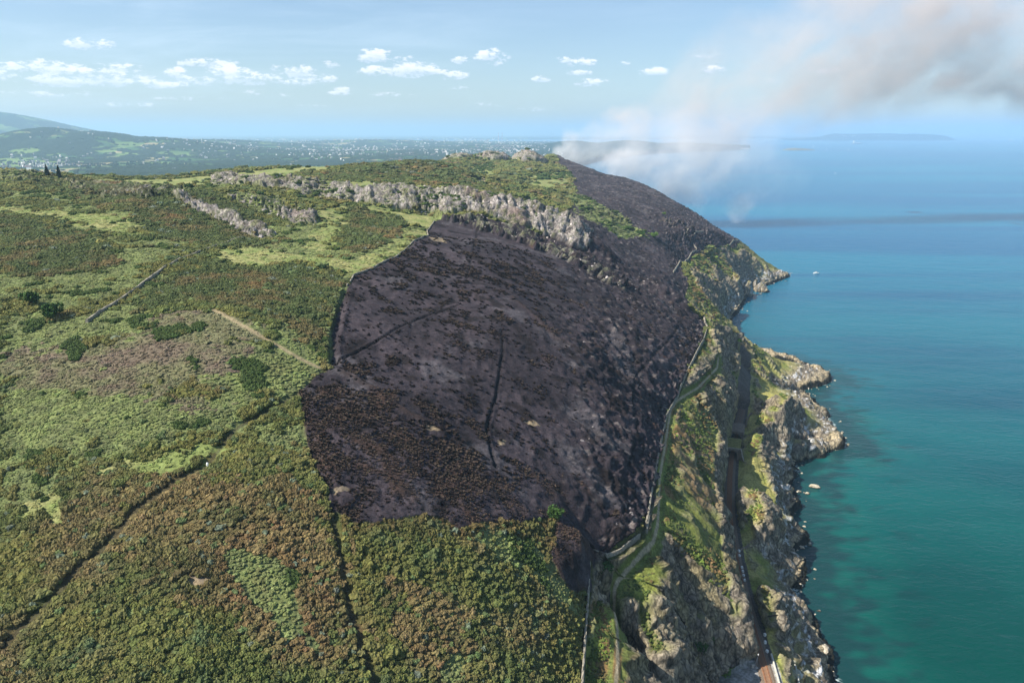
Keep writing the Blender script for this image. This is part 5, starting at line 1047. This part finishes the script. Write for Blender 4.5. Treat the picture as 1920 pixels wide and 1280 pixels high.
for (px, py, rx, ry, st, dy_) in BL:
    c_ = W(px, py, Y=SY+dy_*.5); k = (SY+dy_*.5)/FPX; RX, RZ = rx*k*1.15, ry*k*1.15; RYd = min(SD*.45, max(30, (rx+ry)*.5*k*.9))
    d_ = G.vm('MULTIPLY', G.vm('SUBTRACT', wp, c_), (1/RX, 1/RYd, 1/RZ)); ln = G.vm('LENGTH', d_, out=1)
    f = G.m('MULTIPLY', G.m('MAXIMUM', G.m('SUBTRACT', 1.0, G.m('MULTIPLY', ln, ln)), 0.0), st*110/RYd*.55); acc = f if acc is None else G.m('ADD', acc, f)
    zmin = min(zmin, c_[2]-RZ); zmax = max(zmax, c_[2]+RZ); xmin = min(xmin, c_[0]-RX); xmax = max(xmax, c_[0]+RX)
rotn = ng.nodes.new('ShaderNodeVectorRotate'); rotn.rotation_type = 'Y_AXIS'; ng.links.new(wp, rotn.inputs[0]); rotn.inputs['Angle'].default_value = .55; wp = rotn.outputs[0]
tex = gnoise(.014, 7, G.vm('ADD', G.vm('MULTIPLY', wp, (.55, .8, 1.05)), G.vm('MULTIPLY', G.vm('MULTIPLY', wp, (0, 0, 1)), (0, 0, .1))), .62).outputs[0]
cl = ng.nodes.new('ShaderNodeMapRange'); cl.interpolation_type = 'SMOOTHSTEP'; G.put(cl.inputs[0], tex); cl.inputs[1].default_value = .33; cl.inputs[2].default_value = .68; cl.inputs[3].default_value = .12; cl.inputs[4].default_value = 1.6
den = G.m('MULTIPLY', acc, cl.outputs[0])
vc = ng.nodes.new('GeometryNodeVolumeCube'); G.put(vc.inputs['Density'], den); vc.inputs['Min'].default_value = (xmin, SY-160, max(2, zmin)); vc.inputs['Max'].default_value = (xmax, SY+330, min(zmax, 570))
vc.inputs['Resolution X'].default_value = 260; vc.inputs['Resolution Y'].default_value = 60; vc.inputs['Resolution Z'].default_value = 130
smn = ng.nodes.new('GeometryNodeSetMaterial'); smn.inputs['Material'].default_value = sm; go = ng.nodes.new('NodeGroupOutput'); ng.links.new(vc.outputs[0], smn.inputs[0]); ng.links.new(smn.outputs[0], go.inputs[0])
md = so2.modifiers.new('smoke', 'NODES'); md.node_group = ng; so2.data.materials.append(sm)
print('smoke', xmin, xmax, zmin, zmax)
# ------------------------------------------------------------------ haze over everything
hz_m = bpy.data.materials.new('haze'); hz_m.use_nodes = True; hz_m.node_tree.nodes.clear(); T = NT(hz_m.node_tree)
pv = T.n('ShaderNodeVolumePrincipled'); pv.inputs['Color'].default_value = (.52, .78, 1.0, 1); pv.inputs['Density'].default_value = 7.0e-5; pv.inputs['Anisotropy'].default_value = .1
om = T.n('ShaderNodeOutputMaterial'); T.put(om.inputs['Volume'], pv)
hb = MB(); hb.box((-10000, 20000, 282), (280000, 180000, 624)); hzo = hb.build('haze', hz_m); tag(hzo, kind='stuff')
